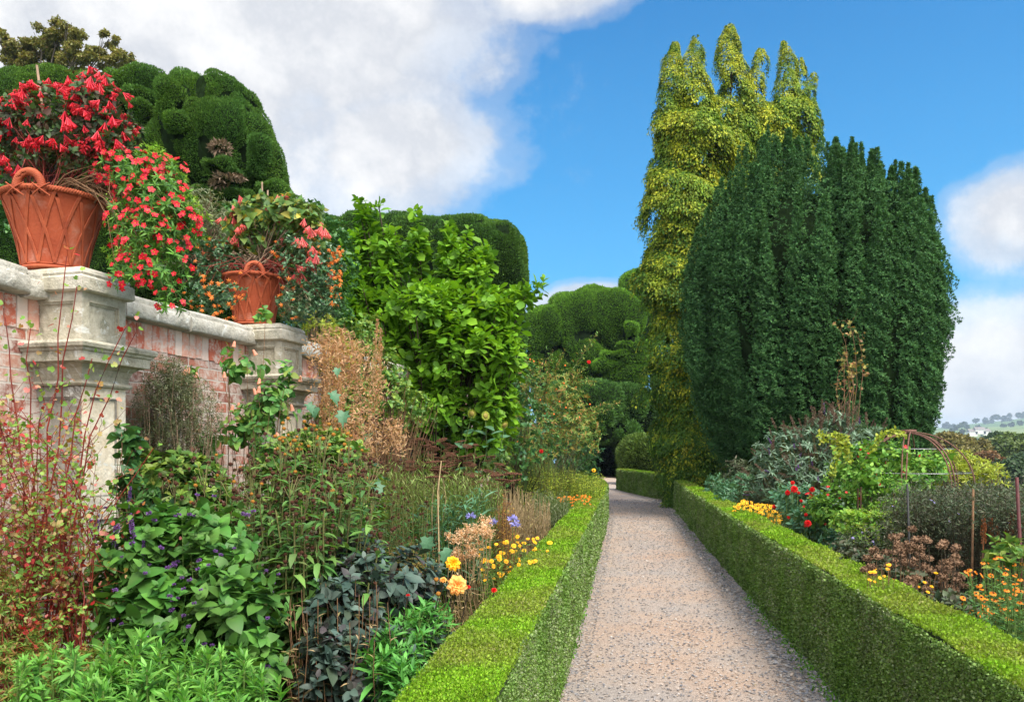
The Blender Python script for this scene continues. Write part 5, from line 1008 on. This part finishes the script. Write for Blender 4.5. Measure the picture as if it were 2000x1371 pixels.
bed('bushy_phlox', 'fresh green narrow leaved plant by the hedge in the left foreground', [(800, 1230, 60, 50, 3.95, .2), (760, 1290, 60, 60, 3.7, .2), (840, 1200, 40, 30, 4.05, .15), (800, 1340, 50, 50, 3.5, .15)], 170, LANCE, leafmat('fresh_lance_leaves', [(.06, .22, .04), (.10, .32, .06), (.15, .40, .08)], 3, .3, .3), .10, 11, 'plant', st_green, up=.75, back=.14, lo=.5, hi=1.4)
straps('strap_leaves', 'arching grassy strap leaves beside the apricot dahlia', 'plant', W(945, 1180, 4.45)*[1, 1, 0], 130, .62, .022, lm_grass, .20, .9, up=.95)
straps('strap_leaves', 'yellowing strap leaves leaning over the left hedge below the marigolds', 'plant', W(985, 1140, 5.0)*[1, 1, 0], 90, .55, .018, leafmat('yellowing_straps', [(.30, .34, .06), (.20, .34, .06), (.42, .38, .14), (.10, .22, .04)], 3, .3, .3), .18, 1.0, up=.9)
for k, (px, d, lab) in enumerate(((900, 5.6, 'tangle of dry tan stalks behind the dahlia'), (1000, 6.6, 'dry tan stalks lying behind the orange marigolds'))):
    straps('dry_stalks', lab, 'dry plant', W(px, 1100, d)*[1, 1, 0], 260, .8, .006, lm_straw, .34, 1.1, up=.75)
# smoky brown ferny clump, agapanthus, tan seed heads
t, L = stemmed('ferny_clump', 'brownish green ferny clump in the middle of the left border', 'plant', tips((740, 860), (0, 90), (4.8, 5.4), 130, ([740, 800, 860], [1080, 1045, 1080])), leafmat('ferny_leaves', [(.20, .24, .04), (.28, .16, .05), (.34, .28, .06), (.15, .20, .04)], 4, .3, .3), st_brown, LANCE, .045, 60, .35, 1., .002, .6)
t, L = stemmed('tan_seedheads', 'fluffy tan seed heads on thin stems above the blue agapanthus', 'dry plant', tips((875, 960), (0, 60), (5.6, 6.), 34, ([875, 910, 960], [1035, 1030, 1005])), lm_straw, st_tan, LANCE, .07, 6, .3, .9, .003, .7)
q = np.repeat(L[:, -1], 90, 0)+rdir(90*34)*[.04, .04, .05]*rng.random((90*34, 1)); MB().scatter(QUAD, q, rdir(len(q)), rdir(len(q)), .016).obj('seed_fluff', leafmat('seed_fluff', [(.72, .46, .28), (.80, .58, .38), (.60, .36, .20)], 5, .2, .4), t)
t, L = stemmed('agapanthus_clump', 'fading blue agapanthus heads on bare stems behind the orange marigolds', 'flowering plant', np.array([W(962, 1020, 6.0), W(1007, 1025, 6.1), W(1002, 1014, 6.2), W(920, 1008, 6.2)]), lm_dkgreen, st_green, LANCE, .1, 5, .02, .3, .004, .9)
n = 60
for b_ in L[:, -1]:
    b = np.repeat(b_[None], n, 0); d = rdir(n); d[:, 2] = np.abs(d[:, 2])*.9-.35; MB().scatter(T_leaf(.14, .3, .3), b+d*.012, d, rdir(n), U(.018, .045, n)).obj('flower_umbel', p_blue, t)
# strap leaved teal clump
t, L = stemmed('lily_stems', 'upright blue green lily stems below the yarrow', 'plant', tips((810, 960), (0, 50), (6.4, 7.2), 46, ([810, 870, 900, 960], [975, 950, 945, 960])), lm_glauc, st_green, T_leaf(.075, .3, .5), .20, 26, .35, 1., .006, .6, .5, 1.3)
t, L = stemmed('red_flowered_filler', 'low dark green helenium foliage with maroon dots left of the lily stems', 'plant', tips((660, 840), (0, 110), (5.6, 6.6), 150, ([660, 740, 840], [930, 930, 980])), lm_dkgreen, st_olive, LANCE, .09, 20, .3, 1., .003, .7)
hp = L[:, -1][:95]; place('seed_head', hcone, hp, heads(hp, .4), .02, t)
# yarrow
YT = tips((705, 990), (0, 80), (7.6, 9.2), 190, ([705, 760, 850, 930, 990], [868, 852, 852, 868, 905])); t, L = stemmed('yarrow_clump', 'wide yarrow clump with flat dark brown seed plates over feathery green stems', 'plant', YT, lm_grass, st_olive, NARROW, .16, 34, .05, .9, .004, .8, .3, .9)
k = rng.random(190) < .95; place('seed_plate', plate, YT[k], heads(YT[k], .22), U(.06, .13, k.sum()), t)
t, L = stemmed('yarrow_clump', 'grassy green stems at the front of the yarrow', 'plant', tips((720, 985), (0, 55), (7.1, 7.8), 330, ([720, 985], [905, 930])), lm_grass, st_olive, NARROW, .13, 26, .15, 1., .003, .85, .2, .8)
p = np.array([W(852, 902, 6.6), W(862, 912, 6.6), W(848, 932, 6.5), W(858, 921, 6.55), W(985, 938, 7), W(1000, 940, 7), W(975, 928, 7.1), W(1003, 925, 7.1)])
t, L = stemmed('yarrow_clump', 'few nearer yarrow plates standing in front of the clump', 'plant', p, lm_grass, st_tan, NARROW, .1, 8, .2, .8, .005, .95); place('seed_plate', plate, p, heads(p, .1), .16, t)
# iron dome, sunflowers, climber
iron = plain('rusty_iron', (.20, .10, .07), (.10, .05, .04), 25, .75, .3, .2); wire = plain('wire', (.45, .45, .45), rough=.4, metal=.7)
def dome_frame(name, label, c, r, zt, zs, nleg=8, rod=.012, rings=()):
    t = thing(name, label, 'plant support', (c[0], c[1], 0)); s = np.linspace(0, 1, 22)
    for k in range(nleg//2):
        a = k*math.pi/(nleg/2)+.25; ph = np.linspace(0, math.pi, 31); X_ = -np.cos(ph)*r; Zz = zs+(zt-zs)*np.sin(ph)**.9
        L = np.stack([c[0]+X_*math.cos(a), c[1]+X_*math.sin(a), Zz], 1); L = np.vstack([[c[0]-r*math.cos(a), c[1]-r*math.sin(a), 0], L, [c[0]+r*math.cos(a), c[1]+r*math.sin(a), 0]])
        for o in (-.022, .022): MB().tubes(L+[-math.sin(a)*o, math.cos(a)*o, (k % 2)*.012], rod, rod, 6).obj('hoop', iron, t)
    th = np.linspace(0, 6.2832, 41)
    for z in rings:
        rr = r*(1 if z <= zs else math.sqrt(max(0, 1-((z-zs)/(zt-zs))**2))); MB().tubes(np.stack([c[0]+rr*np.cos(th), c[1]+rr*np.sin(th), z+0*th], 1), .004, .004, 4).obj('ring_wire', wire, t)
    MB().lathe([(.001, zt+.03), (.07, zt+.028), (.07, zt-.005), (.001, zt-.007)], 12); m_ = local(MB()).lathe([(.001, zt+.04), (.075, zt+.038), (.075, zt+.0), (.001, zt-.002)], 14); m_.obj('top_plate', iron, t); return t
c = W(825, 820, 10.2); dome_frame('iron_dome', 'grey iron hoop frame above the brown yarrow heads in the left border', c, .66, c[2], c[2]-.55, 8, .011, (c[2]-.26,))
bed('climbing_beans', 'leafy climber over and around the left iron hoops', [(740, 860, 80, 50, 10.6, .4), (850, 850, 90, 40, 10.8, .4), (700, 820, 60, 50, 10.3, .4), (780, 800, 60, 20, 10.4, .3), (900, 870, 70, 40, 10.9, .4), (960, 900, 50, 60, 10.8, .4)], 520, BROAD, lm_mixed, .085, 6, 'climber', st_brown, up=.3, twigs=60)
b1 = bpy.data.objects['climbing_beans']; p = np.array([W(815, 822, 9.4), W(812, 810, 9.5), W(835, 797, 9.6), W(812, 792, 9.7)]); place('red_bloom', dahl_r, p, np.array([[0, -1, .2]]*4), [.10, .05, .05, .04], b1)
T_ = np.array([W(865, 812, 9.6), W(922, 808, 9.4), W(948, 812, 9.4), W(905, 800, 9.7), W(985, 830, 9.3), W(880, 805, 9.8)]); t, L = stemmed('sunflower_plants', 'fading sunflowers with drooping heads and big blue green leaves right of the iron hoops', 'flowering plant', T_, lm_glauc, st_green, HEART, .24, 13, .35, .98, .010, .7, .9, 1.7)
sunf = fmesh('sunflower', lambda mb: (dome(mb, .42, .3, -.05, 14, 1), ring(mb, 20, PET, .5, .35, 0, .5, 0, .25)), [lm_yel, plain('sunflower_disc', (.34, .28, .06), (.18, .13, .03), 60)]); place('flower_head', sunf, T_[:5], np.array([[.2, -.7, -.3], [-.3, -.8, -.1], [.5, -.8, .1], [0, -.5, 1], [.5, -.5, -.4]]), .08, t)
bed('shrub_filler', 'mixed green shrub between the plume poppy and the magnolia foot', [(620, 800, 60, 60, 8., .4), (690, 740, 60, 70, 8.8, .4), (720, 680, 30, 70, 9.2, .3), (760, 820, 70, 50, 9.4, .4), (600, 700, 40, 60, 8., .3)], 750, OVAL, lm_mixed, .065, 8, stem=st_brown, up=.3)
bed('shrub_filler', 'green shrubs hiding the wall top between the plume poppy and the magnolia', [(740, 730, 60, 60, 8.2, .35), (760, 780, 60, 50, 8., .3), (690, 790, 60, 50, 7.6, .3), (800, 800, 60, 40, 8.6, .3), (650, 840, 70, 50, 7.4, .3), (680, 670, 40, 50, 8.3, .3)], 700, OVAL, lm_mixed, .06, 8, stem=st_brown, up=.3)
bed('shrub_filler', 'yellow green leafy growth behind the plume poppy', [(620, 640, 40, 36, 7.8, .3), (655, 700, 50, 60, 7.9, .3)], 300, LANCE, lm_yel, .06, 8, stem=st_cane, up=.3)
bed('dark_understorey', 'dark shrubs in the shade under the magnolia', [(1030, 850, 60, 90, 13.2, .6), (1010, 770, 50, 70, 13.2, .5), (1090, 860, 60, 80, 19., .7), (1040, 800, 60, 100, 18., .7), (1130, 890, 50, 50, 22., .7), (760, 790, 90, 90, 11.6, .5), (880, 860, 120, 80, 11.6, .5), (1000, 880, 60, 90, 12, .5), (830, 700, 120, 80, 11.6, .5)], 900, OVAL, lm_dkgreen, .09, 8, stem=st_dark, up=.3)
# arching rose
RB = [(1060, 840, 60, 80, 14.5, .7), (1110, 820, 50, 80, 14.3, .7), (1040, 760, 40, 60, 14.6, .6), (1100, 760, 34, 50, 14.2, .5), (1140, 850, 40, 60, 14.2, .6), (1030, 880, 50, 50, 14.3, .6)]
lm_rose = leafmat('rose_leaves', [(.09, .20, .05), (.14, .28, .06), (.22, .34, .08), (.34, .28, .06), (.40, .18, .08)], 2, .35, .3)
t, T, A = shrub('shrub_rose', 'loose shrub rose with long arching shoots before the dark clipped yews', 'shrub', RB, 1000, LANCE, lm_rose, .075, 9, up=.45, stem=st_olive, sr=.007, twigs=46)
L = []
for x0, y0, x1, y1, sg in ((1060, 820, 1165, 652, .02), (1050, 800, 1100, 690, .04), (1030, 800, 1025, 700, .02), (1040, 780, 1062, 705, .0), (1110, 830, 1205, 790, .12), (1090, 850, 1190, 800, .05), (1110, 760, 1160, 745, .1), (1090, 780, 1140, 720, .02), (1020, 820, 985, 800, .1), (1110, 880, 1175, 850, .1), (1060, 800, 1075, 690, .0)):
    a, b = W(x0, y0, 14.3), W(x1, y1, 13.9); s = np.linspace(0, 1, 12)[:, None]; L.append(a*(1-s)+b*s+UPZ*sg*4*s*(1-s)*np.linalg.norm(b-a))
L = np.array(L); MB().tubes(L, .011, .004, 4).obj('arching_shoot', st_olive, t); q = np.repeat(L[:, 2:].reshape(-1, 3), 13, 0)+rng.normal(size=(L[:, 2:].shape[0]*10*13, 3))*.035; MB().scatter(LANCE, q, rdir(len(q))+[0, 0, .2], rdir(len(q))*.6+UPZ, U(.03, .075, len(q))).obj('shoot_leaves', lm_rose, t)
p, o = near_surf(RB, 26); place('rose_hip', fmesh('rose_hip', lambda mb: dome(mb, .5, 1, -.5, 8), p_cup), p, o, .03, t); place('red_rose', dahl_r, np.array([W(1057, 881, 13.2), W(1150, 707, 14)]), np.array([[0, -1, .2]]*2), .07, t)
# goldenrod, grey dry stems, far heleniums
stemmed('goldenrod_clump', 'yellow green goldenrod behind the left hedge near its bend', 'flowering plant', tips((1010, 1180), (0, 26), (13.5, 17.5), 420, ([1010, 1060, 1120, 1180], [912, 905, 915, 925])), lm_yel, st_green, LANCE, .11, 34, .3, 1., .004, .9)
stemmed('dry_stem_clump', 'bleached dry stems packed together behind the hedge', 'dry plant', tips((960, 1075), (0, 70), (8.8, 11.5), 420, ([960, 1010, 1075], [970, 945, 970])), lm_straw, st_tan, NARROW, .09, 10, .2, 1., .0045, .8, .1, .7)
stemmed('lavender_clump', 'grey green lavender like stems beside the bleached dry stems', 'plant', tips((1040, 1110), (0, 50), (10, 12.5), 420, ([1040, 1110], [955, 960])), lm_grey, st_green, NARROW, .08, 22, .3, 1., .003, .7, .2, .8)
t, L = stemmed('orange_helenium_clump', 'distant orange heleniums tucked behind the bend of the left hedge', 'flowering plant', tips((1090, 1155), (0, 24), (11.5, 13.8), 130, ([1090, 1155], [966, 966])), lm_hel, st_green, LANCE, .09, 22, .2, .95, .004, .9); place('flower', odaisy, L[:98, -1], heads(L[:98, -1], .3, 1, .8), .034, t)
t, L = stemmed('bronze_spire_plant', 'ochre and bronze seed spires among the blue agapanthus', 'dry plant', tips((965, 1010), (0, 60), (6.6, 7.), 60, ([965, 985, 1010], [990, 955, 990])), leafmat('bronze_bits', [(.42, .22, .04), (.55, .33, .05), (.25, .08, .03)], 5, .3, .2), st_brown, LANCE, .05, 40, .3, 1., .003, .7)
t, L = stemmed('marigold_clump', 'orange marigolds spilling towards the left hedge', 'flowering plant', tips((935, 1075), (0, 75), (5.6, 6.6), 120, ([935, 1000, 1075], [1065, 1045, 1050])), lm_mixed, st_green, LANCE, .07, 20, .3, .98, .0025, .85); place('flower', mari, L[:64, -1], heads(L[:64, -1], .4, 1, .9), U(.026, .042, 64), t)
straps('agapanthus_leaves', 'dark green strap leaves at the hedge edge behind the marigolds', 'plant', W(1060, 1060, 7.2)*[1, 1, 0], 90, .6, .02, lm_dkgreen, .2, 1.)
T_ = W(1160, 922, 16)[None]; t, L = stemmed('lone_sunflower', 'single small yellow flower standing above the hedge before the dark archway', 'flowering plant', np.repeat(T_, 3, 0)+rng.normal(size=(3, 3))*.06, lm_light, st_green, LANCE, .12, 12, .4, .95, .006, .9); place('flower_head', ydaisy, L[:1, -1], np.array([[0, -1, .3]]), .08, t)
# ground cover so that no bare soil shows between the clumps
def cover_pts(n, inside, yr, xr):
    y = yr[0]+rng.random(n)**1.3*(yr[1]-yr[0]); x = U(*xr, n); k = inside(x, y); return x[k], y[k]
gx_, gy_ = cover_pts(65000, lambda x, y: (x < .1414*y-.437-.42) & (x > -2.62+.262*(y-4.72)), (3, 19), (-3.2, 2.4)); n = len(gx_); gzv = np.abs(nz(np.c_[gx_, gy_, 0*gx_], 2.2, 3))*.35*rng.random(n)+.02
tag(MB().scatter(OVAL, np.c_[gx_, gy_, gzv], rdir(n)+UPZ*.3, rdir(n)*.5+UPZ, U(.03, .08, n)).obj('ground_cover', lm_dkgreen), 'low leafy ground cover between the clumps of the left border', 'ground cover', kind='stuff')

# ------------------------------------------------------------ right border
gx_, gy_ = cover_pts(200000, lambda x, y: (x > .1414*y+1.36+.38) & (x < .1414*y+8.5), (2.5, 22), (2, 12)); n = len(gx_); gzv = np.abs(nz(np.c_[gx_, gy_, 0*gx_], 2.2, 3))*.4*rng.random(n)+.02
tag(MB().scatter(OVAL, np.c_[gx_, gy_, gzv], rdir(n)+UPZ*.3, rdir(n)*.5+UPZ, U(.03, .09, n)).obj('ground_cover', lm_dust), 'low leafy ground cover between the clumps of the right border', 'ground cover', kind='stuff')
BU = [(1560, 900, 90, 70, 12.6, .8), (1620, 860, 80, 50, 12.8, .8), (1520, 940, 60, 50, 12.4, .7), (1680, 880, 60, 50, 12.8, .7), (1600, 960, 80, 60, 12.3, .6), (1640, 830, 40, 24, 12.8, .4)]
t, T, A = shrub('buddleja_bush', 'grey green butterfly bush with brown spent spikes in front of the Irish yew', 'shrub', BU, 900, LANCE, lm_budd, .12, 9, up=.5, stem=st_olive, sr=.012, lo=.5, hi=1.6)
p, o = near_surf(BU, 110); p += o*.08; place('spent_spike', sp_brown, p, norm(o*[.9, .3, .5]+[0, 0, .45]+rng.normal(size=o.shape)*.25), U(.10, .20, len(p)), t)
p = tips((1500, 1700), (0, 30), (12.1, 12.6), 26, ([1500, 1560, 1640, 1700], [860, 830, 805, 825])); place('spent_spike', sp_brown, p, norm(np.c_[(p[:, 0]-5)*.4, 0*p[:, 0], 0*p[:, 0]+1]+rng.normal(size=p.shape)*.35), .2, t)
p, o = near_surf(BU, 30); place('purple_spike', sp_pur, p+o*.05, norm(o+[0, 0, .6]), U(.09, .15, len(p)), t)
# runner climber on iron arch
c = W(1775, 846, 8.6); dome_frame('iron_dome', 'rusty iron hoop dome smothered by a green climber in the right border', c, .62, c[2], c[2]-.62, 8, .0075, (c[2]-.17, c[2]-.42))
CL = [(1690, 950, 90, 60, 8.8, .4), (1660, 910, 60, 50, 9., .35), (1740, 900, 50, 40, 8.8, .3), (1640, 1000, 70, 50, 8.7, .4), (1760, 960, 70, 60, 8.6, .4), (1800, 930, 40, 50, 8.8, .3), (1700, 870, 34, 20, 8.8, .2), (1600, 1000, 40, 40, 9., .3), (1730, 880, 60, 24, 8.5, .4), (1690, 930, 44, 44, 8.0, .3), (1740, 950, 40, 30, 7.9, .3), (1830, 900, 40, 30, 8.5, .3), (1790, 920, 70, 40, 8.3, .3)]
t, T, A = shrub('nasturtium_climber', 'lush climber with small scarlet flowers on the right iron dome', 'climber', CL, 820, HEART, leafmat('climber_leaves', [(.07, .20, .03), (.12, .28, .04), (.19, .38, .05), (.26, .40, .07)], 3, .35, .3), .062, 7, .6, 1.9, .1, .3, st_green, .005, twigs=90)
p, o = near_surf(CL, 60); k = p[:, 0] < W(1760, 0, 8.7)[0]; place('scarlet_flower', five, p[k]+o[k]*.03, o[k]+[0, -.4, 0], U(.022, .036, k.sum()), t)
L = [np.stack([W(x, y, 8.3) for x, y in pts]) for pts in (((1660, 905), (1650, 872), (1625, 858), (1602, 862)), ((1660, 900), (1655, 860), (1635, 848), (1600, 850)), ((1625, 930), (1632, 900), (1638, 870), (1640, 850)), ((1700, 880), (1720, 850), (1745, 842), (1765, 850)))]
MB().tubes(np.array(L), .006, .004, 4).obj('waving_shoot', st_green, t); q = np.concatenate([a[0]*(1-u)+a[1]*u for l in L for a in zip(l[:-1], l[1:]) for u in [np.linspace(0, 1, 9)[:, None]]]); q = np.repeat(q, 4, 0)+rng.normal(size=(len(q)*4, 3))*.015; MB().scatter(HEART, q, rdir(len(q)), rdir(len(q))+UPZ, .04).obj('shoot_leaves', lm_yel, t)
# dahlias, rudbeckia, blue foliage
t, L = stemmed('rudbeckia_clump', 'golden yellow rudbeckia patch against the right hedge', 'flowering plant', tips((1432, 1528), (0, 34), (10.2, 12.2), 230, ([1432, 1450, 1480, 1528], [990, 975, 982, 990])), lm_hel, st_green, LANCE, .08, 14, .3, .95, .0035, .95); place('flower', ydaisy, L[:, -1], heads(L[:, -1], .25, .8, 1.2), U(.032, .046, len(L)), t)
RD = [(1560, 990, 50, 50, 9.8, .35), (1600, 1020, 60, 50, 9.2, .35), (1530, 975, 30, 36, 10.6, .3), (1650, 1060, 50, 40, 8., .3)]
t, T, A = shrub('red_dahlia_plant', 'dahlia with scattered scarlet blooms beside the yellow rudbeckia', 'flowering plant', RD, 330, OVAL, lm_glauc, .09, 7, .7, 1.6, .08, .5, st_green, .006)
p = np.array([W(*a) for a in ((1548, 943, 9.6), (1551, 955, 9.5), (1538, 962, 9.6), (1560, 962, 9.6), (1586, 956, 9.3), (1586, 971, 9.3), (1513, 990, 9.9), (1578, 1022, 8.6), (1574, 1005, 8.9), (1540, 1010, 9.4), (1565, 978, 9.4))]); place('scarlet_bloom', dahl_r, p, norm(np.array([[-.2, -1, .3]]*11)+rng.normal(size=(11, 3))*.3), [.055, .09, .065, .04, .07, .085, .07, .08, .04, .04, .04], t)
for q_ in p: MB().tubes(np.stack([q_*[1, 1, 0]+[0, .1, .3], q_*[1, 1, .6]+[0, .06, 0], q_+[0, .02, -.01]])[None], .004, .003, 4).obj('flower_stem', st_green, t)
bed('glaucous_plant', 'blue grey foliage between the golden cypress and the rudbeckia', [(1420, 965, 30, 22, 14., .4), (1450, 950, 30, 26, 14.5, .4), (1400, 950, 24, 24, 15.5, .4), (1412, 978, 16, 12, 13., .3)], 300, LANCE, lm_glauc, .10, 8, 'plant', st_green, up=.5)
bed('dark_shrub', 'dark shrub hiding the foot of the Irish yew', [(1500, 960, 50, 50, 14.5, .6), (1440, 930, 34, 34, 16.5, .5), (1580, 980, 80, 50, 13.6, .6), (1720, 940, 120, 50, 13.5, .8), (1840, 930, 60, 36, 13., .6)], 900, LANCE, lm_dust, .12, 8, stem=st_dark)
bed('yellow_bush', 'yellow green bush right of the rusty iron dome', [(1895, 915, 46, 26, 9.5, .4), (1870, 900, 30, 22, 9.5, .3), (1930, 935, 30, 26, 9.2, .3), (1860, 935, 40, 30, 9.3, .3)], 420, LANCE, lm_yel, .07, 8, stem=st_cane, up=.5)
# dusky asters
for k, (x0, x1, yt, d0, d1, n_, lab) in enumerate(((1730, 1860, 950, 6.6, 7.8, 210, 'dusky seeding aster stems below the rusty dome'), (1850, 1950, 945, 6., 7.6, 170, 'tall dusky asters right of the dome'), (1930, 2040, 950, 5.6, 7., 170, 'tall dusky asters at the right picture edge'), (1640, 1760, 1025, 6.6, 8.2, 150, 'low asters with lilac stars behind the brown whorled heads'))):
    t, L = stemmed('aster_clump', lab, 'flowering plant', tips((x0, x1), (0, 70), (d0, d1), n_, ([x0, (x0+x1)/2, x1], [yt+18, yt, yt+14])), lm_dust if k < 3 else lm_light, st_dark if k < 3 else st_olive, LANCE, .055, 46, .25, 1., .0032, .7, group='aster clumps of the right border')
    q = np.repeat(L[:, -1], 60, 0)+rng.normal(size=(len(L)*60, 3))*[.06, .06, .07]-[0, 0, .05]; MB().scatter(LANCE, q, rdir(len(q))+UPZ*.3, rdir(len(q)), U(.015, .04, len(q))).obj('seeding_sprays', lm_dust, t)
    hp = L[:34 if k == 3 else 8, -1]; place('lilac_flower', ldaisy, hp, heads(hp, .3, 1, 1), .022, t)
# phlomis
PT = tips((1690, 1885), (0, 130), (4.9, 6.), 92, ([1690, 1760, 1800, 1850, 1885], [1065, 1040, 1018, 1030, 1080])); PT = PT[PT[:, 2] > .4]
t, L = stemmed('phlomis_clump', 'Jerusalem sage clump of round brown seed whorls on dark stems', 'dry plant', PT, leafmat('withered_leaves', [(.20, .13, .06), (.14, .16, .06), (.30, .20, .09), (.07, .05, .03)], 3, .3, .2), st_dark, LANCE, .08, 12, .1, .8, .004, .85)
place('seed_whorl', ball, np.concatenate([L[:, -1], L[:, -2][:40]]), heads(np.r_[L[:, -1], L[:, -2][:40]], .12), U(.055, .085, len(L)+40), t)
t, L = stemmed('orange_cosmos_clump', 'thin plant with small orange flowers in front of the brown whorls', 'flowering plant', tips((1690, 1830), (0, 50), (4.7, 5.2), 60, ([1690, 1760, 1830], [1095, 1095, 1115])), lm_mixed, st_brown, LANCE, .06, 12, .2, .9, .0022, .8); place('flower', mari, L[:22, -1], heads(L[:22, -1], .3, 1, .7), .022, t)
# bottom right heleniums
t, L = stemmed('orange_helenium_clump', 'orange and rust heleniums in the right foreground', 'flowering plant', tips((1880, 2060), (0, 130), (3.9, 5.), 150, ([1880, 1930, 2000, 2060], [1120, 1085, 1080, 1080])), lm_hel, st_green, LANCE, .085, 26, .2, .96, .003, .8); hp = L[:98, -1]; place('flower', odaisy, hp, heads(hp, .35, 1, .7), U(.022, .032, len(hp)), t)
bed('laurel_sprig', 'glossy green broad leaves among the heleniums at the right edge', [(1975, 1075, 40, 20, 4.8, .15), (1950, 1100, 26, 16, 4.7, .1)], 26, OVAL, lm_mixed, .07, 7, 'plant', st_green, up=.7)
t, L = stemmed('rust_spire_clump', 'upright rust brown spires at the right edge', 'dry plant', tips((1905, 2010), (0, 30), (5.6, 6.2), 12, ([1905, 1925, 1950, 2010], [1040, 1000, 1010, 1000])), lm_dust, st_brown, LANCE, .05, 10, .2, .8, .004, .9); place('spire', sp_rust, L[:, -1]-[0, 0, .12], heads(L[:, -1], .05), U(.12, .19, len(L)), t)
straps('dry_daylily', 'withered straw coloured daylily leaves along the right hedge', 'dry plant', W(1590, 1075, 7.6)*[1, 1, 0]+[.1, 0, 0], 150, .55, .022, lm_straw, .26, 1.1, up=.85)
straps('dry_daylily', 'smaller patch of withered strap leaves nearer along the right hedge', 'dry plant', W(1650, 1110, 6.4)*[1, 1, 0]+[.12, 0, 0], 110, .5, .02, lm_straw, .22, 1.1, up=.85)
bed('leafy_filler', 'mottled dark leafy plant between the right hedge and the brown whorls', [(1700, 1120, 60, 36, 5.9, .3), (1660, 1090, 40, 30, 6.8, .3), (1760, 1150, 60, 40, 5.2, .25), (1860, 1200, 50, 40, 4.5, .2)], 420, OVAL, lm_dust, .06, 8, 'plant', st_dark)
bed('leafy_filler', 'light green leafy plant below the climber', [(1700, 1030, 50, 34, 7.2, .3), (1740, 1010, 50, 30, 7.4, .3), (1660, 1020, 34, 26, 7.8, .25)], 330, OVAL, lm_light, .055, 8, 'plant', st_green)
# stakes and withered climber
for a, b, d, m_, r, lab in (((1780, 1080), (1772, 945), 6.2, plain('black_iron', (.03, .03, .03)), .010, 'thin black iron plant stake with a hooked top'), ((2004, 1060), (1986, 932), 4.9, plain('dark_red_stake', (.10, .025, .025)), .012, 'thick dark red wooden stake at the right picture edge'), ((1893, 1080), (1901, 955), 5.9, st_brown, .009, 'thin reddish brown garden cane among the asters')):
    A_, B_ = W(*a, d), W(*b, d); A_[2] = 0; tag(MB().tubes(np.stack([A_, A_*.5+B_*.5+[.006, 0, 0], B_])[None], r, r*.85, 7, cap=True).obj('garden_stake', m_), lab, 'stake', 'stakes in the right border')
twiggy('withered_climber', 'withered brown climber trailing up the front of the Irish yew', 'climber', [W(1645, 850, 15.3)], 9, (1635, 1700, 620, 770), (15.2, 15.6), leafmat('withered_climber_leaves', [(.32, .12, .05), (.30, .28, .06), (.22, .10, .05), (.22, .26, .06)], 4, .3, .3), st_brown, .07, 1, BROAD, .008, sub=6)

# ------------------------------------------------------------ haze
hm = bpy.data.materials.new('haze'); hm.use_nodes = True; N = NT(hm.node_tree); N.n.clear()
v = N('ShaderNodeVolumePrincipled', {'Color': (.72, .86, 1., 1), 'Density': .00026, 'Anisotropy': .2}); N.l.new(v.outputs[0], N('ShaderNodeOutputMaterial').inputs[1])
tag(MB().box(-4000, 7000, -500, 4200, -60, 150).obj('haze', hm, smooth=False), 'thin pale blue haze over the valley', 'haze', kind='stuff')
